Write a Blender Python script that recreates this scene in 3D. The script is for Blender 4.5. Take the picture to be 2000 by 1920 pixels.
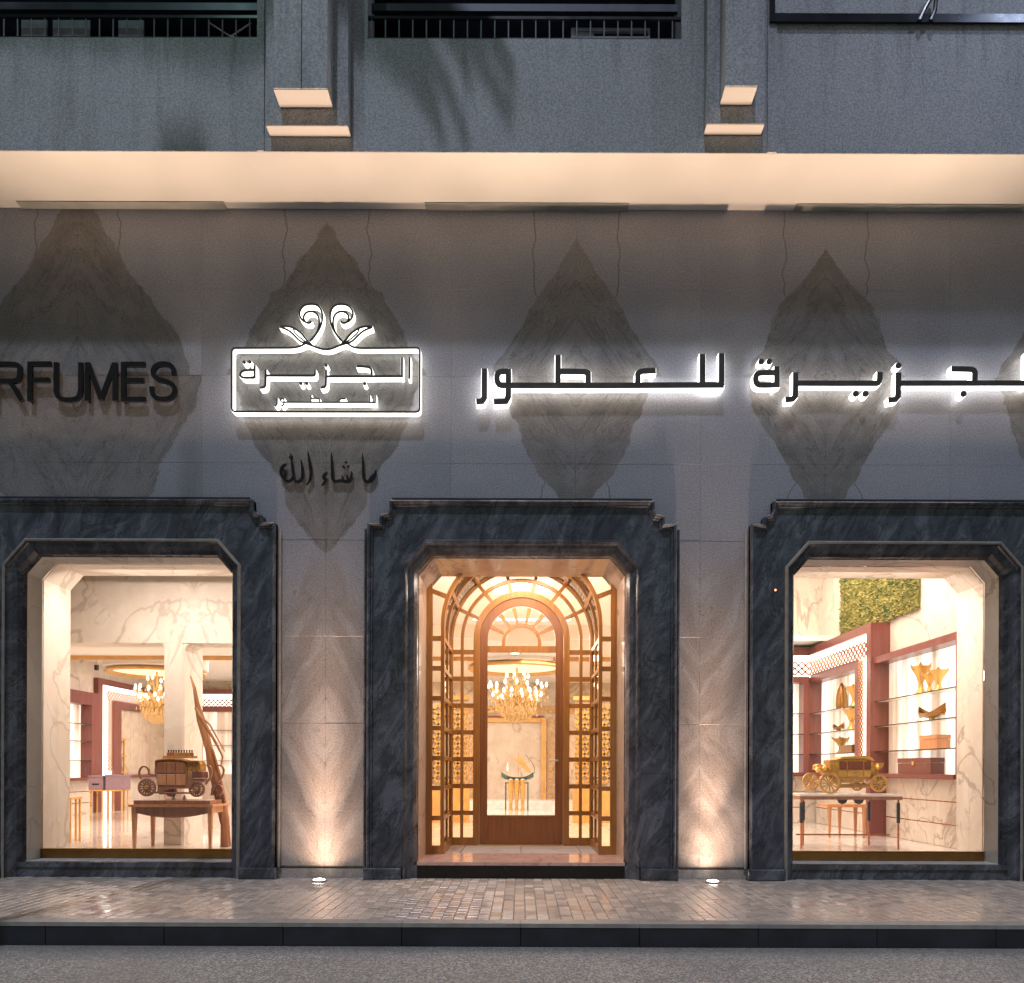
import bpy, math, random
from mathutils import Vector
R = math.radians
rnd = random.Random(7)
for _o in list(bpy.data.objects):
    bpy.data.objects.remove(_o)
sc = bpy.context.scene
C = sc.collection

# ------------------------------------------------------------------ camera
F, D, CZ, VX, VY = 1472.0, 8.92, 1.31, 1018.0, 1500.0
cam = bpy.data.objects.new('camera', bpy.data.cameras.new('camera'))
C.objects.link(cam)
cam.location = (0, -D, CZ)
cam.rotation_euler = (R(90), R(-0.2), 0)
cam.data.sensor_width = 36
cam.data.lens = 36 * F / 2000
cam.data.shift_x = (1000 - VX) / 2000
cam.data.shift_y = (VY - 960) / 2000
cam.data.clip_start = 0.05
cam.data.clip_end = 2000
sc.camera = cam

# ------------------------------------------------------------------ world and lamps
w = bpy.data.worlds.new('World'); sc.world = w; w.use_nodes = True
nt = w.node_tree
bg = nt.nodes['Background']
sky = nt.nodes.new('ShaderNodeTexSky'); sky.sky_type = 'NISHITA'; sky.sun_disc = False
sky.sun_elevation = R(2.5); sky.sun_rotation = R(0); sky.altitude = 0
nt.links.new(sky.outputs[0], bg.inputs[0]); bg.inputs[1].default_value = 0.11
sl = bpy.data.lights.new('sun', 'SUN'); sl.energy = 1.38; sl.angle = R(2.0); sl.color = (0.74, 0.79, 1.0)
so = bpy.data.objects.new('sun', sl); C.objects.link(so)
so.rotation_euler = Vector((0.20, 1.0, -1.95)).to_track_quat('-Z', 'Y').to_euler()
sc.view_settings.view_transform = 'Standard'; sc.view_settings.look = 'None'
sc.view_settings.exposure = 0.0; sc.view_settings.gamma = 1.0
sc.view_settings.use_curve_mapping = False
sc.cycles.use_denoising = True
sc.cycles.max_bounces = 10
sc.cycles.diffuse_bounces = 5
sc.cycles.glossy_bounces = 5
sc.cycles.transparent_max_bounces = 24
sc.cycles.transmission_bounces = 6
sc.cycles.caustics_reflective = False
sc.cycles.caustics_refractive = False
sc.cycles.sample_clamp_indirect = 6.0

def area(name, loc, rot, sx, sy, power, col, spread=180):
    l = bpy.data.lights.new(name, 'AREA'); l.shape = 'RECTANGLE'; l.size = sx; l.size_y = sy
    l.energy = power; l.color = col; l.spread = R(spread)
    o = bpy.data.objects.new(name, l); C.objects.link(o); o.location = loc; o.rotation_euler = rot
    return o
def point(name, loc, power, col, rad):
    l = bpy.data.lights.new(name, 'POINT'); l.energy = power; l.color = col; l.shadow_soft_size = rad
    o = bpy.data.objects.new(name, l); C.objects.link(o); o.location = loc
    return o
WARM = (1.0, 0.80, 0.69)
# street lamps (their posts stand just outside the frame, see street_lamp below)
STREET = [(-4.25, -3.9, 13.6), (7.2, -3.9, 12.4)]
point('street_lamp_light', STREET[0], 170, (0.60, 0.95, 0.92), 0.12)
point('street_lamp_light', STREET[1], 260, (0.60, 0.70, 1.0), 0.12)
# shop ceiling lights
for (x, y, z, sx, sy, p) in [(-8, 4.6, 3.42, 2.5, 3, 95), (-3.0, 4.6, 3.42, 3, 3, 95), (1.0, 4.6, 3.42, 2, 3, 75), (-7.5, 9.5, 3.7, 3, 3, 110), (-1.5, 9.8, 3.7, 3.5, 3, 120),
                             (3.0, 9.5, 3.7, 2.5, 3, 80), (4.8, 3.4, 5.8, 1.8, 4.0, 170)]:
    area('shop_ceiling_light', (x, y, z), (0, 0, 0), sx, sy, p * 2.25, WARM)
for xc in (-4.70, 4.49):
    area('window_light', (xc, 0.48, 3.74), (R(24), 0, 0), 1.5, 0.10, 74, WARM)
area('vestibule_fill', (0, 1.45, 4.05), (0, 0, 0), 0.9, 0.8, 40, (1.0, 0.76, 0.57))  # added, unseen lamp that brightens the arch
area('vestibule_fill', (0, 0.50, 3.76), (R(10), 0, 0), 1.6, 0.10, 38, (1.0, 0.76, 0.60))  # added, unseen lamp that brightens the door reveal
area('lobby_fill', (0, 2.3, 4.9), (0, 0, 0), 2.6, 0.4, 75, WARM)  # added, unseen lamps that brighten what the arch panes show
area('lobby_fill', (0, 1.3, 5.9), (0, 0, 0), 5.0, 0.4, 60, WARM)
# added linear uplights, unseen from below, wash the soffit
for xc in (-4.70, 0.0, 4.49):
    area('added_cornice_lamp', (xc, -0.16, 4.52), (R(180 + 14), 0, 0), 3.1, 0.05, 43, (1.0, 0.72, 0.52), 58)

# ------------------------------------------------------------------ materials
MATS = {}
class N:
    """tiny node-tree writer"""
    def __init__(s, name):
        m = bpy.data.materials.new(name); m.use_nodes = True
        s.m = m; s.t = m.node_tree; s.b = s.t.nodes['Principled BSDF']; s.out = s.t.nodes['Material Output']
        MATS[name] = m
    def n(s, typ, ins=None, **kw):
        x = s.t.nodes.new('ShaderNode' + typ)
        for k, v in kw.items(): setattr(x, k, v)
        for k, v in (ins or {}).items(): s.put(x.inputs[k], v)
        return x
    def put(s, sock, v):
        if isinstance(v, bpy.types.NodeSocket): s.t.links.new(v, sock)
        elif isinstance(v, tuple) and len(v) == 3 and sock.type == 'RGBA': sock.default_value = v + (1,)
        else: sock.default_value = v
    def m_(s, op, a, b=0.0, c=None):
        x = s.n('Math', operation=op); s.put(x.inputs[0], a); s.put(x.inputs[1], b)
        if c is not None: s.put(x.inputs[2], c)
        return x.outputs[0]
    def pos(s):
        g = s.n('NewGeometry'); sp = s.n('SeparateXYZ', {0: g.outputs['Position']})
        return g.outputs['Position'], sp.outputs[0], sp.outputs[1], sp.outputs[2]
    def xyz(s, a, b, c):
        return s.n('CombineXYZ', {0: a, 1: b, 2: c}).outputs[0]
    def noise(s, vec, scale, detail=4, rough=0.55, dist=0.0):
        x = s.n('TexNoise', {'Vector': vec, 'Scale': scale, 'Detail': detail, 'Roughness': rough, 'Distortion': dist})
        return x.outputs[0]
    def ramp(s, v, a, b, lo=0.0, hi=1.0):
        x = s.n('MapRange', {0: v, 1: a, 2: b, 3: lo, 4: hi}, interpolation_type='SMOOTHSTEP'); return x.outputs[0]
    def mix(s, f, a, b, mode='MIX'):
        x = s.n('Mix', data_type='RGBA', blend_type=mode)
        s.put(x.inputs[0], f); s.put(x.inputs[6], a); s.put(x.inputs[7], b); return x.outputs[2]
    def base(s, v): s.put(s.b.inputs['Base Color'], v)
    def set(s, **kw):
        for k, v in kw.items(): s.put(s.b.inputs[k.replace('_', ' ')], v)
        return s
    def bump(s, h, strength=0.3, dist=0.01):
        x = s.n('Bump', {'Height': h, 'Strength': strength, 'Distance': dist}); s.put(s.b.inputs['Normal'], x.outputs[0])

def plain(name, col, rough=0.5, metal=0.0, nz=0.12, sc_=6.0, spec=0.5):
    k = N(name); p, x, y, z = k.pos()
    v = k.noise(p, sc_, 5)
    f = k.ramp(v, 0.3, 0.7)
    k.base(k.mix(f, tuple(c * (1 - nz) for c in col), tuple(min(1, c * (1 + nz)) for c in col)))
    k.set(Roughness=k.ramp(v, 0.2, 0.8, rough * 0.85, min(1, rough * 1.15)), Metallic=metal)
    k.put(k.b.inputs['Specular IOR Level'], spec)
    return k.m
def glow(name, col, strength):
    k = N(name); k.base((0.8, 0.8, 0.8)); k.put(k.b.inputs['Emission Color'], col); k.set(Emission_Strength=strength)
    return k.m

def facade_marble():
    k = N('facade_marble'); p, x, y, z = k.pos()
    wob = k.m_('SUBTRACT', k.noise(k.xyz(0.0, 0.0, z), 1.1, 5), 0.5)
    u = k.m_('PINGPONG', k.m_('ADD', x, 2.32 + 29.52), 1.476)
    zz = k.m_('SUBTRACT', z, 5.95)
    v = k.m_('ABSOLUTE', zz)
    cell = k.m_('MULTIPLY', k.m_('FLOOR', k.m_('DIVIDE', k.m_('ADD', x, 2.32 + 1.476), 2.952)), 4.3)
    mir = k.xyz(u, cell, k.m_('ADD', v, k.m_('MULTIPLY', k.m_('GREATER_THAN', zz, 0.0), 9.0)))
    n1 = k.noise(mir, 1.0, 3, 0.5); n2 = k.noise(mir, 5.0, 6, 0.65); n3 = k.noise(mir, 9.0, 3, 0.6)
    # size of each figure: the left-hand ones are larger
    size = k.m_('ADD', k.m_('ADD', 1.0, k.m_('MULTIPLY', k.m_('LESS_THAN', x, -0.85), 0.24)), k.m_('MULTIPLY', k.m_('LESS_THAN', x, -3.79), 0.30))
    up = k.m_('DIVIDE', k.m_('POWER', v, 1.12), 1.62); dn = k.m_('DIVIDE', k.m_('POWER', v, 1.35), 2.30)
    vv = k.mix(k.m_('GREATER_THAN', zz, 0.0), dn, up)
    vv = k.n('SeparateXYZ', {0: vv}).outputs[0]
    e = k.m_('ADD', k.m_('DIVIDE', u, 0.93), vv)
    e = k.m_('DIVIDE', e, size)
    e = k.m_('ADD', e, k.m_('MULTIPLY', k.m_('SUBTRACT', n1, 0.5), 0.60))
    e = k.m_('ADD', e, k.m_('MULTIPLY', k.m_('SUBTRACT', n2, 0.5), 0.13))
    dark = k.ramp(e, 1.0, 0.975)
    edge = k.m_('MULTIPLY', k.ramp(k.m_('ABSOLUTE', k.m_('SUBTRACT', e, 0.985)), 0.02, 0.0), k.ramp(n3, 0.4, 0.6))
    # fine feathering inside the figure, running down and outwards
    fa = k.noise(k.xyz(k.m_('MULTIPLY', k.m_('ADD', u, k.m_('MULTIPLY', v, 0.62)), 7.0), cell, k.m_('MULTIPLY', k.m_('SUBTRACT', v, u), 0.9)), 1.3, 7, 0.65, 0.5)
    feather = k.m_('MULTIPLY', k.ramp(fa, 0.50, 0.64), dark)
    fb = k.noise(k.xyz(k.m_('MULTIPLY', k.m_('ADD', u, k.m_('MULTIPLY', v, 0.7)), 2.6), cell, k.m_('MULTIPLY', k.m_('SUBTRACT', v, u), 0.6)), 1.5, 6, 0.6, 0.6)
    inv = k.m_('MULTIPLY', k.ramp(k.m_('ABSOLUTE', k.m_('SUBTRACT', fb, 0.5)), 0.014, 0.002), dark)
    # slanting drifts on the lower piers, mirrored about the figure axis and about breast height
    zl = k.m_('ABSOLUTE', k.m_('SUBTRACT', z, 1.75))
    wz = k.m_('MULTIPLY', k.m_('SUBTRACT', k.noise(k.xyz(x, 0.0, z), 0.9, 4), 0.5), 0.55)
    ca = k.m_('ADD', k.m_('ADD', u, wz), k.m_('MULTIPLY', zl, 0.55)); cb = k.m_('SUBTRACT', zl, u)
    lv = k.xyz(k.m_('MULTIPLY', ca, 3.2), 0.0, k.m_('MULTIPLY', cb, 0.55))
    d1 = k.noise(lv, 1.25, 8, 0.62, 0.5)
    lowm = k.ramp(z, 4.3, 3.2)
    drift = k.m_('MULTIPLY', k.ramp(d1, 0.40, 0.62), lowm)
    d2 = k.noise(lv, 1.9, 7, 0.62, 0.7)
    vein = k.m_('MULTIPLY', k.ramp(k.m_('ABSOLUTE', k.m_('SUBTRACT', d2, 0.52)), 0.016, 0.0), k.m_('MULTIPLY', lowm, k.ramp(n3, 0.38, 0.55)))
    # thin veins that drop from the soffit beside each figure and close in on its flanks
    sh = k.m_('ADD', 0.50, k.m_('MULTIPLY', k.ramp(z, 7.0, 6.72), -0.12))
    wv = k.m_('MULTIPLY', k.m_('SUBTRACT', k.noise(k.xyz(0.0, k.m_('FLOOR', k.m_('DIVIDE', x, 2.952)), z), 3.2, 4), 0.5), 0.20)
    dl = k.m_('ABSOLUTE', k.m_('SUBTRACT', u, k.m_('ADD', sh, wv)))
    h1 = k.m_('MULTIPLY', k.ramp(dl, 0.011, 0.003), k.m_('MULTIPLY', k.ramp(z, 6.72, 6.80), k.m_('SUBTRACT', 1.0, dark)))
    dl2 = k.m_('ABSOLUTE', k.m_('SUBTRACT', u, k.m_('ADD', k.m_('MULTIPLY', k.m_('POWER', k.m_('ABSOLUTE', k.m_('SUBTRACT', z, 4.5)), 1.5), -0.7), k.m_('ADD', 0.42, wv))))
    h2 = k.m_('MULTIPLY', k.ramp(dl2, 0.010, 0.003), k.m_('MULTIPLY', k.ramp(z, 4.95, 4.85), k.ramp(z, 3.9, 4.1)))
    hv = k.m_('MULTIPLY', k.m_('MAXIMUM', h1, h2), k.m_('SUBTRACT', 1.0, dark))
    spot = k.m_('MULTIPLY', k.ramp(k.noise(mir, 3.3, 2), 0.70, 0.74), k.m_('SUBTRACT', 1.0, dark))
    col = k.mix(k.ramp(n1, 0.3, 0.7), (0.265, 0.268, 0.30), (0.315, 0.315, 0.345))
    col = k.mix(k.m_('MULTIPLY', k.ramp(n2, 0.4, 0.8), 0.25), col, (0.235, 0.235, 0.255))
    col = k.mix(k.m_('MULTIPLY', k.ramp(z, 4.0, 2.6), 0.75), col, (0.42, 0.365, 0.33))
    col = k.mix(k.m_('MULTIPLY', drift, 0.55), col, (0.215, 0.175, 0.15))
    col = k.mix(k.m_('MULTIPLY', dark, k.ramp(n1, 0.25, 0.6, 0.72, 1.0)), col, k.mix(k.ramp(n2, 0.3, 0.75), (0.165, 0.152, 0.142), (0.225, 0.212, 0.203)))
    col = k.mix(k.m_('MULTIPLY', feather, 0.45), col, (0.12, 0.117, 0.113))
    col = k.mix(k.m_('MULTIPLY', inv, 0.6), col, (0.075, 0.07, 0.066))
    col = k.mix(k.m_('MULTIPLY', vein, 0.6), col, (0.15, 0.12, 0.09))
    col = k.mix(k.m_('MULTIPLY', hv, 0.8), col, (0.12, 0.105, 0.095))
    col = k.mix(k.m_('MULTIPLY', spot, 0.3), col, (0.25, 0.235, 0.22))
    col = k.mix(k.m_('MULTIPLY', edge, 0.35), col, (0.15, 0.14, 0.13))
    gr = k.noise(p, 55.0, 2, 0.6)
    col = k.mix(0.5, col, k.mix(k.ramp(gr, 0.3, 0.7), (0.30, 0.30, 0.30), (0.70, 0.70, 0.70)), 'OVERLAY')
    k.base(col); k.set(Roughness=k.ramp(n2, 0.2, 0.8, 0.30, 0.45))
    k.bump(n2, 0.04, 0.01)
facade_marble()

def dark_marble():
    k = N('dark_marble'); p, x, y, z = k.pos()
    q = k.xyz(k.m_('ADD', k.m_('MULTIPLY', x, 1.6), k.m_('MULTIPLY', z, -0.9)), y, k.m_('MULTIPLY', k.m_('ADD', z, x), 0.5))
    a = k.noise(q, 2.4, 9, 0.7, 1.0); b = k.noise(q, 1.1, 9, 0.72, 1.6); c_ = k.noise(p, 2.0, 3)
    col = k.mix(k.ramp(a, 0.35, 0.7), (0.042, 0.047, 0.060), (0.135, 0.147, 0.175))
    v = k.ramp(k.m_('ABSOLUTE', k.m_('SUBTRACT', b, 0.5)), 0.02, 0.0)
    col = k.mix(k.m_('MULTIPLY', v, 0.75), col, (0.012, 0.013, 0.017))
    v2 = k.ramp(k.m_('ABSOLUTE', k.m_('SUBTRACT', a, 0.585)), 0.006, 0.0)
    col = k.mix(k.m_('MULTIPLY', v2, 0.8), col, (0.26, 0.27, 0.29))
    k.base(col); k.set(Roughness=k.ramp(c_, 0.3, 0.7, 0.16, 0.30)); k.bump(a, 0.03, 0.01)
dark_marble()

def cream_marble(name, c0, c1, vc, scale=1.0, rough=0.2, mirror=None, amt=0.55):
    k = N(name); p, x, y, z = k.pos()
    if mirror: x = k.m_('ABSOLUTE', k.m_('SUBTRACT', x, mirror))
    p = k.xyz(x, y, k.m_('MULTIPLY', z, 0.75))
    a = k.noise(p, 1.1 * scale, 5, 0.55, 0.7); b = k.noise(p, 0.62 * scale, 5, 0.5, 1.0); c_ = k.noise(p, 3.0 * scale, 7, 0.65, 0.6)
    col = k.mix(k.ramp(c_, 0.3, 0.7), c0, c1)
    v1 = k.ramp(k.m_('ABSOLUTE', k.m_('SUBTRACT', b, 0.5)), 0.018 if mirror else 0.011, 0.003)
    v2 = k.m_('MULTIPLY', k.ramp(k.m_('ABSOLUTE', k.m_('SUBTRACT', a, 0.5)), 0.02, 0.0), k.ramp(c_, 0.42, 0.6))
    col = k.mix(k.m_('MULTIPLY', v2, amt * 0.8), col, vc)
    col = k.mix(k.m_('MULTIPLY', v1, amt), col, vc)
    k.base(col); k.set(Roughness=rough)
cream_marble('cream_marble', (0.66, 0.59, 0.51), (0.75, 0.69, 0.61), (0.34, 0.29, 0.24), 1.0, 0.5, -4.7, 0.5)
cream_marble('cream_marble_right', (0.62, 0.55, 0.47), (0.72, 0.66, 0.58), (0.34, 0.28, 0.23), 1.0, 0.4, None, 0.7)
cream_marble('pink_marble', (0.52, 0.33, 0.27), (0.64, 0.44, 0.37), (0.42, 0.22, 0.17), 1.6, 0.12)
cream_marble('reveal_marble', (0.60, 0.49, 0.41), (0.70, 0.60, 0.51), (0.36, 0.27, 0.21), 1.4, 0.12, None, 0.7)
cream_marble('beige_marble', (0.52, 0.43, 0.33), (0.64, 0.55, 0.45), (0.30, 0.23, 0.16), 0.9, 0.2, 0.0)

def floor_marble():
    k = N('polished_floor'); p, x, y, z = k.pos()
    b = k.n('TexBrick', {'Vector': p, 'Color1': (0.70, 0.66, 0.61, 1), 'Color2': (0.62, 0.57, 0.52, 1), 'Mortar': (0.32, 0.26, 0.22, 1), 'Scale': 1.0,
                         'Mortar Size': 0.006, 'Brick Width': 0.8, 'Row Height': 0.8}, offset=0.0)
    n_ = k.noise(p, 2.2, 6, 0.6, 0.8)
    k.base(k.mix(k.ramp(n_, 0.5, 0.75, 0.0, 0.5), b.outputs[0], (0.5, 0.42, 0.36))); k.set(Roughness=0.07)
floor_marble()

def wood(name, a, b, rough=0.3, sx=30.0):
    k = N(name); p, x, y, z = k.pos()
    q = k.xyz(k.m_('MULTIPLY', x, sx), k.m_('MULTIPLY', y, sx), k.m_('MULTIPLY', z, 1.6))
    n_ = k.noise(q, 1.0, 6, 0.6, 0.5)
    k.base(k.mix(k.ramp(n_, 0.3, 0.7), a, b)); k.set(Roughness=rough); k.bump(n_, 0.05, 0.004)
wood('door_wood', (0.27, 0.115, 0.028), (0.39, 0.175, 0.045), 0.3)
wood('door_wood_red', (0.20, 0.072, 0.025), (0.27, 0.105, 0.036), 0.33)
wood('cabinet_wood', (0.15, 0.038, 0.030), (0.21, 0.062, 0.050), 0.28)
wood('table_wood', (0.46, 0.21, 0.09), (0.60, 0.30, 0.14), 0.4, 18)
wood('coach_wood', (0.24, 0.105, 0.06), (0.36, 0.17, 0.095), 0.4, 14)
wood('driftwood', (0.22, 0.085, 0.03), (0.42, 0.19, 0.08), 0.6, 8)
plain('bronze', (0.30, 0.15, 0.045), 0.32, 0.85)
plain('gold', (0.72, 0.43, 0.13), 0.3, 0.55)
plain('antique_gold', (0.50, 0.29, 0.08), 0.4, 0.35, 0.25, 30)
plain('dark_bronze', (0.085, 0.074, 0.068), 0.38, 0.5)
plain('black_metal', (0.012, 0.012, 0.014), 0.3, 0.4)
plain('dark_steel', (0.05, 0.055, 0.065), 0.45, 0.6)
plain('pale_metal', (0.45, 0.46, 0.47), 0.4, 0.3)
plain('rail_metal', (0.16, 0.165, 0.17), 0.5, 0.2)
plain('copper_tube', (0.50, 0.20, 0.10), 0.25, 0.8)
plain('ceiling_paint', (0.78, 0.74, 0.68), 0.6, 0, 0.03, 1)
plain('cove_gold', (0.60, 0.33, 0.10), 0.45, 0.2)
plain('soffit_paint', (0.40, 0.38, 0.35), 0.7, 0, 0.06, 0.9)
plain('leather', (0.16, 0.05, 0.035), 0.4, 0, 0.1, 20)
plain('purple_box', (0.26, 0.17, 0.20), 0.5, 0, 0.15, 30)
plain('green_glaze', (0.06, 0.13, 0.09), 0.3, 0, 0.2, 20)
plain('bottle_rose', (0.42, 0.12, 0.11), 0.15)
plain('bottle_amber', (0.50, 0.26, 0.08), 0.15)
plain('white_lacquer', (0.72, 0.68, 0.62), 0.2)
plain('curtain', (0.22, 0.23, 0.25), 0.8, 0, 0.2, 10)
plain('lip_highlight', (0.26, 0.245, 0.215), 0.4, 0, 0.15, 9)  # paler than the surround: edge highlight on the window lips, put into colour
plain('black_void', (0.006, 0.006, 0.009), 0.9, 0, 0.1, 6, 0.0)
plain('kerb_paint', (0.020, 0.023, 0.030), 0.5, 0, 0.35, 3.0)
plain('kerb_stone', (0.30, 0.285, 0.26), 0.5, 0, 0.15, 8)
plain('soffit_shadow_grey', (0.17, 0.17, 0.15), 0.6)
plain('red_trim', (0.60, 0.05, 0.04), 0.4)
glow('white_led', (1.0, 0.985, 0.94), 3.6)
glow('white_led_soft', (1.0, 0.98, 0.93), 1.9)
glow('logo_led', (1.0, 0.985, 0.90), 2.1)
glow('lamp_lens', (1.0, 0.88, 0.70), 14.0)
glow('downlight', (1.0, 0.93, 0.82), 5.0)
glow('bulb', (1.0, 0.88, 0.68), 2.4)
glow('dome_glow', (1.0, 0.78, 0.30), 0.85)
glow('led_strip', (1.0, 0.93, 0.84), 3.0)
glow('street_lens', (0.8, 0.92, 1.0), 6.0)
glow('orange_lamp', (1.0, 0.25, 0.05), 2.5)

def stucco():
    k = N('upper_render'); p, x, y, z = k.pos()
    a = k.noise(p, 0.8, 5); b = k.noise(p, 26, 5, 0.7)
    st = k.noise(k.xyz(k.m_('MULTIPLY', x, 3.0), y, k.m_('MULTIPLY', z, 0.35)), 1.5, 6, 0.65)
    col = k.mix(k.ramp(a, 0.3, 0.7), (0.30, 0.315, 0.325), (0.36, 0.37, 0.38))
    col = k.mix(k.ramp(st, 0.50, 0.70, 0.0, 0.5), col, (0.205, 0.21, 0.215))
    tp = k.noise(k.xyz(k.m_('MULTIPLY', x, 9.0), y, k.m_('MULTIPLY', z, 0.5)), 1.0, 5, 0.7)
    col = k.mix(k.m_('MULTIPLY', k.ramp(tp, 0.52, 0.66), k.ramp(z, 8.5, 9.2, 0.0, 0.5)), col, (0.15, 0.155, 0.16))
    gr = k.noise(p, 48.0, 2, 0.6)
    col = k.mix(0.6, col, k.mix(k.ramp(gr, 0.3, 0.7), (0.28, 0.28, 0.28), (0.72, 0.72, 0.72)), 'OVERLAY')
    k.base(col); k.set(Roughness=0.75); k.bump(b, 0.25, 0.01)
stucco()

def lit_back():  # emission and tan streaks paint light washing down the shelf backs
    k = N('glow_panel'); p, x, y, z = k.pos()
    q = k.xyz(k.m_('MULTIPLY', x, 3.4), k.m_('MULTIPLY', y, 3.4), k.m_('MULTIPLY', z, 0.22))
    n_ = k.noise(q, 1.0, 3, 0.5)
    col = k.mix(k.ramp(n_, 0.45, 0.68), (1.0, 0.93, 0.85), (0.80, 0.60, 0.44))
    k.base(k.mix(k.ramp(n_, 0.45, 0.68), (0.7, 0.66, 0.6), (0.6, 0.48, 0.38)))
    k.put(k.b.inputs['Emission Color'], col)
    k.set(Emission_Strength=k.ramp(n_, 0.45, 0.68, 1.25, 0.4), Roughness=0.3)
lit_back()

def paver(name='paver_stone'):
    k = N(name); p, x, y, z = k.pos()
    n_ = k.noise(p, 40, 4, 0.7); n2 = k.noise(p, 1.3, 4)
    r = k.n('NewGeometry').outputs['Random Per Island']
    ob = k.n('ObjectInfo').outputs['Random']
    rr = k.m_('FRACT', k.m_('ADD', r, ob))
    col = k.mix(rr, (0.54, 0.445, 0.365), (0.66, 0.55, 0.45))
    col = k.mix(k.ramp(n_, 0.35, 0.7, 0.0, 0.35), col, (0.26, 0.22, 0.185))
    col = k.mix(k.ramp(n2, 0.5, 0.7, 0.0, 0.35), col, (0.36, 0.31, 0.265))
    k.base(col); k.set(Roughness=k.ramp(k.m_('ADD', k.m_('MULTIPLY', rr, 0.6), k.m_('MULTIPLY', n2, 0.4)), 0.1, 0.9, 0.08, 0.30)); k.bump(n_, 0.10, 0.002)
paver()

def asphalt():
    k = N('asphalt'); p, x, y, z = k.pos()
    v = k.n('TexVoronoi', {'Vector': p, 'Scale': 80.0}).outputs[0]
    n_ = k.noise(p, 45, 5, 0.8); n2 = k.noise(p, 0.9, 4)
    v2 = k.n('TexVoronoi', {'Vector': p, 'Scale': 85.0}, feature='F1').outputs[1]
    r = k.n('SeparateXYZ', {0: v2}).outputs[0]
    col = k.mix(k.ramp(r, 0.35, 0.95), (0.28, 0.26, 0.235), (0.82, 0.76, 0.67))
    col = k.mix(k.ramp(n_, 0.45, 0.65, 0.0, 0.5), col, (0.17, 0.165, 0.155))
    col = k.mix(k.ramp(n2, 0.35, 0.7, 0.0, 0.4), col, (0.30, 0.275, 0.25))
    n3 = k.noise(p, 0.35, 6, 0.7, 0.5)
    col = k.mix(k.ramp(n3, 0.50, 0.62, 0.0, 0.30), col, (0.22, 0.21, 0.20))
    col = k.mix(k.m_('MULTIPLY', k.ramp(y, -2.95, -2.62), 0.45), col, (0.20, 0.185, 0.165))
    k.base(col); k.set(Roughness=0.62); k.bump(k.m_('ADD', v, n_), 0.9, 0.012)
asphalt()

def glassmat(name, tint=(1, 1, 1), ior=1.45, boost=1.0):
    k = N(name); t = k.t
    fr = k.n('Fresnel', {'IOR': ior}); gl = k.n('BsdfGlossy', {'Color': (1, 1, 1), 'Roughness': 0.02})
    tr = k.n('BsdfTransparent', {'Color': tint}); mx = k.n('MixShader')
    t.links.new(k.m_('MULTIPLY', fr.outputs[0], boost), mx.inputs[0]); t.links.new(tr.outputs[0], mx.inputs[1]); t.links.new(gl.outputs[0], mx.inputs[2])
    t.links.new(mx.outputs[0], k.out.inputs[0])
glassmat('glass', (0.97, 0.975, 0.97))
glassmat('warm_glass', (1.0, 0.955, 0.88))
glassmat('dark_glass', (0.12, 0.13, 0.15), 1.5)
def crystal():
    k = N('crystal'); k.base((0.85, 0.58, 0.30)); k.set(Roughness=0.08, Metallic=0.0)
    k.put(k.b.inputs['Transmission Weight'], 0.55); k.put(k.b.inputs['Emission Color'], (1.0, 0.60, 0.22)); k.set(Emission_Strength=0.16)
crystal()
def moss():
    k = N('moss'); p, x, y, z = k.pos()
    n_ = k.noise(p, 9, 6, 0.7); n2 = k.noise(p, 2.2, 3)
    col = k.mix(k.ramp(n_, 0.35, 0.65), (0.09, 0.11, 0.02), (0.30, 0.27, 0.07))
    col = k.mix(k.ramp(n2, 0.62, 0.7), col, (0.02, 0.10, 0.05)); k.base(col); k.set(Roughness=0.9)
moss()
plain('palm_leaf', (0.05, 0.09, 0.03), 0.5); plain('palm_bark', (0.16, 0.12, 0.08), 0.9, 0, 0.4, 12)

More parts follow.
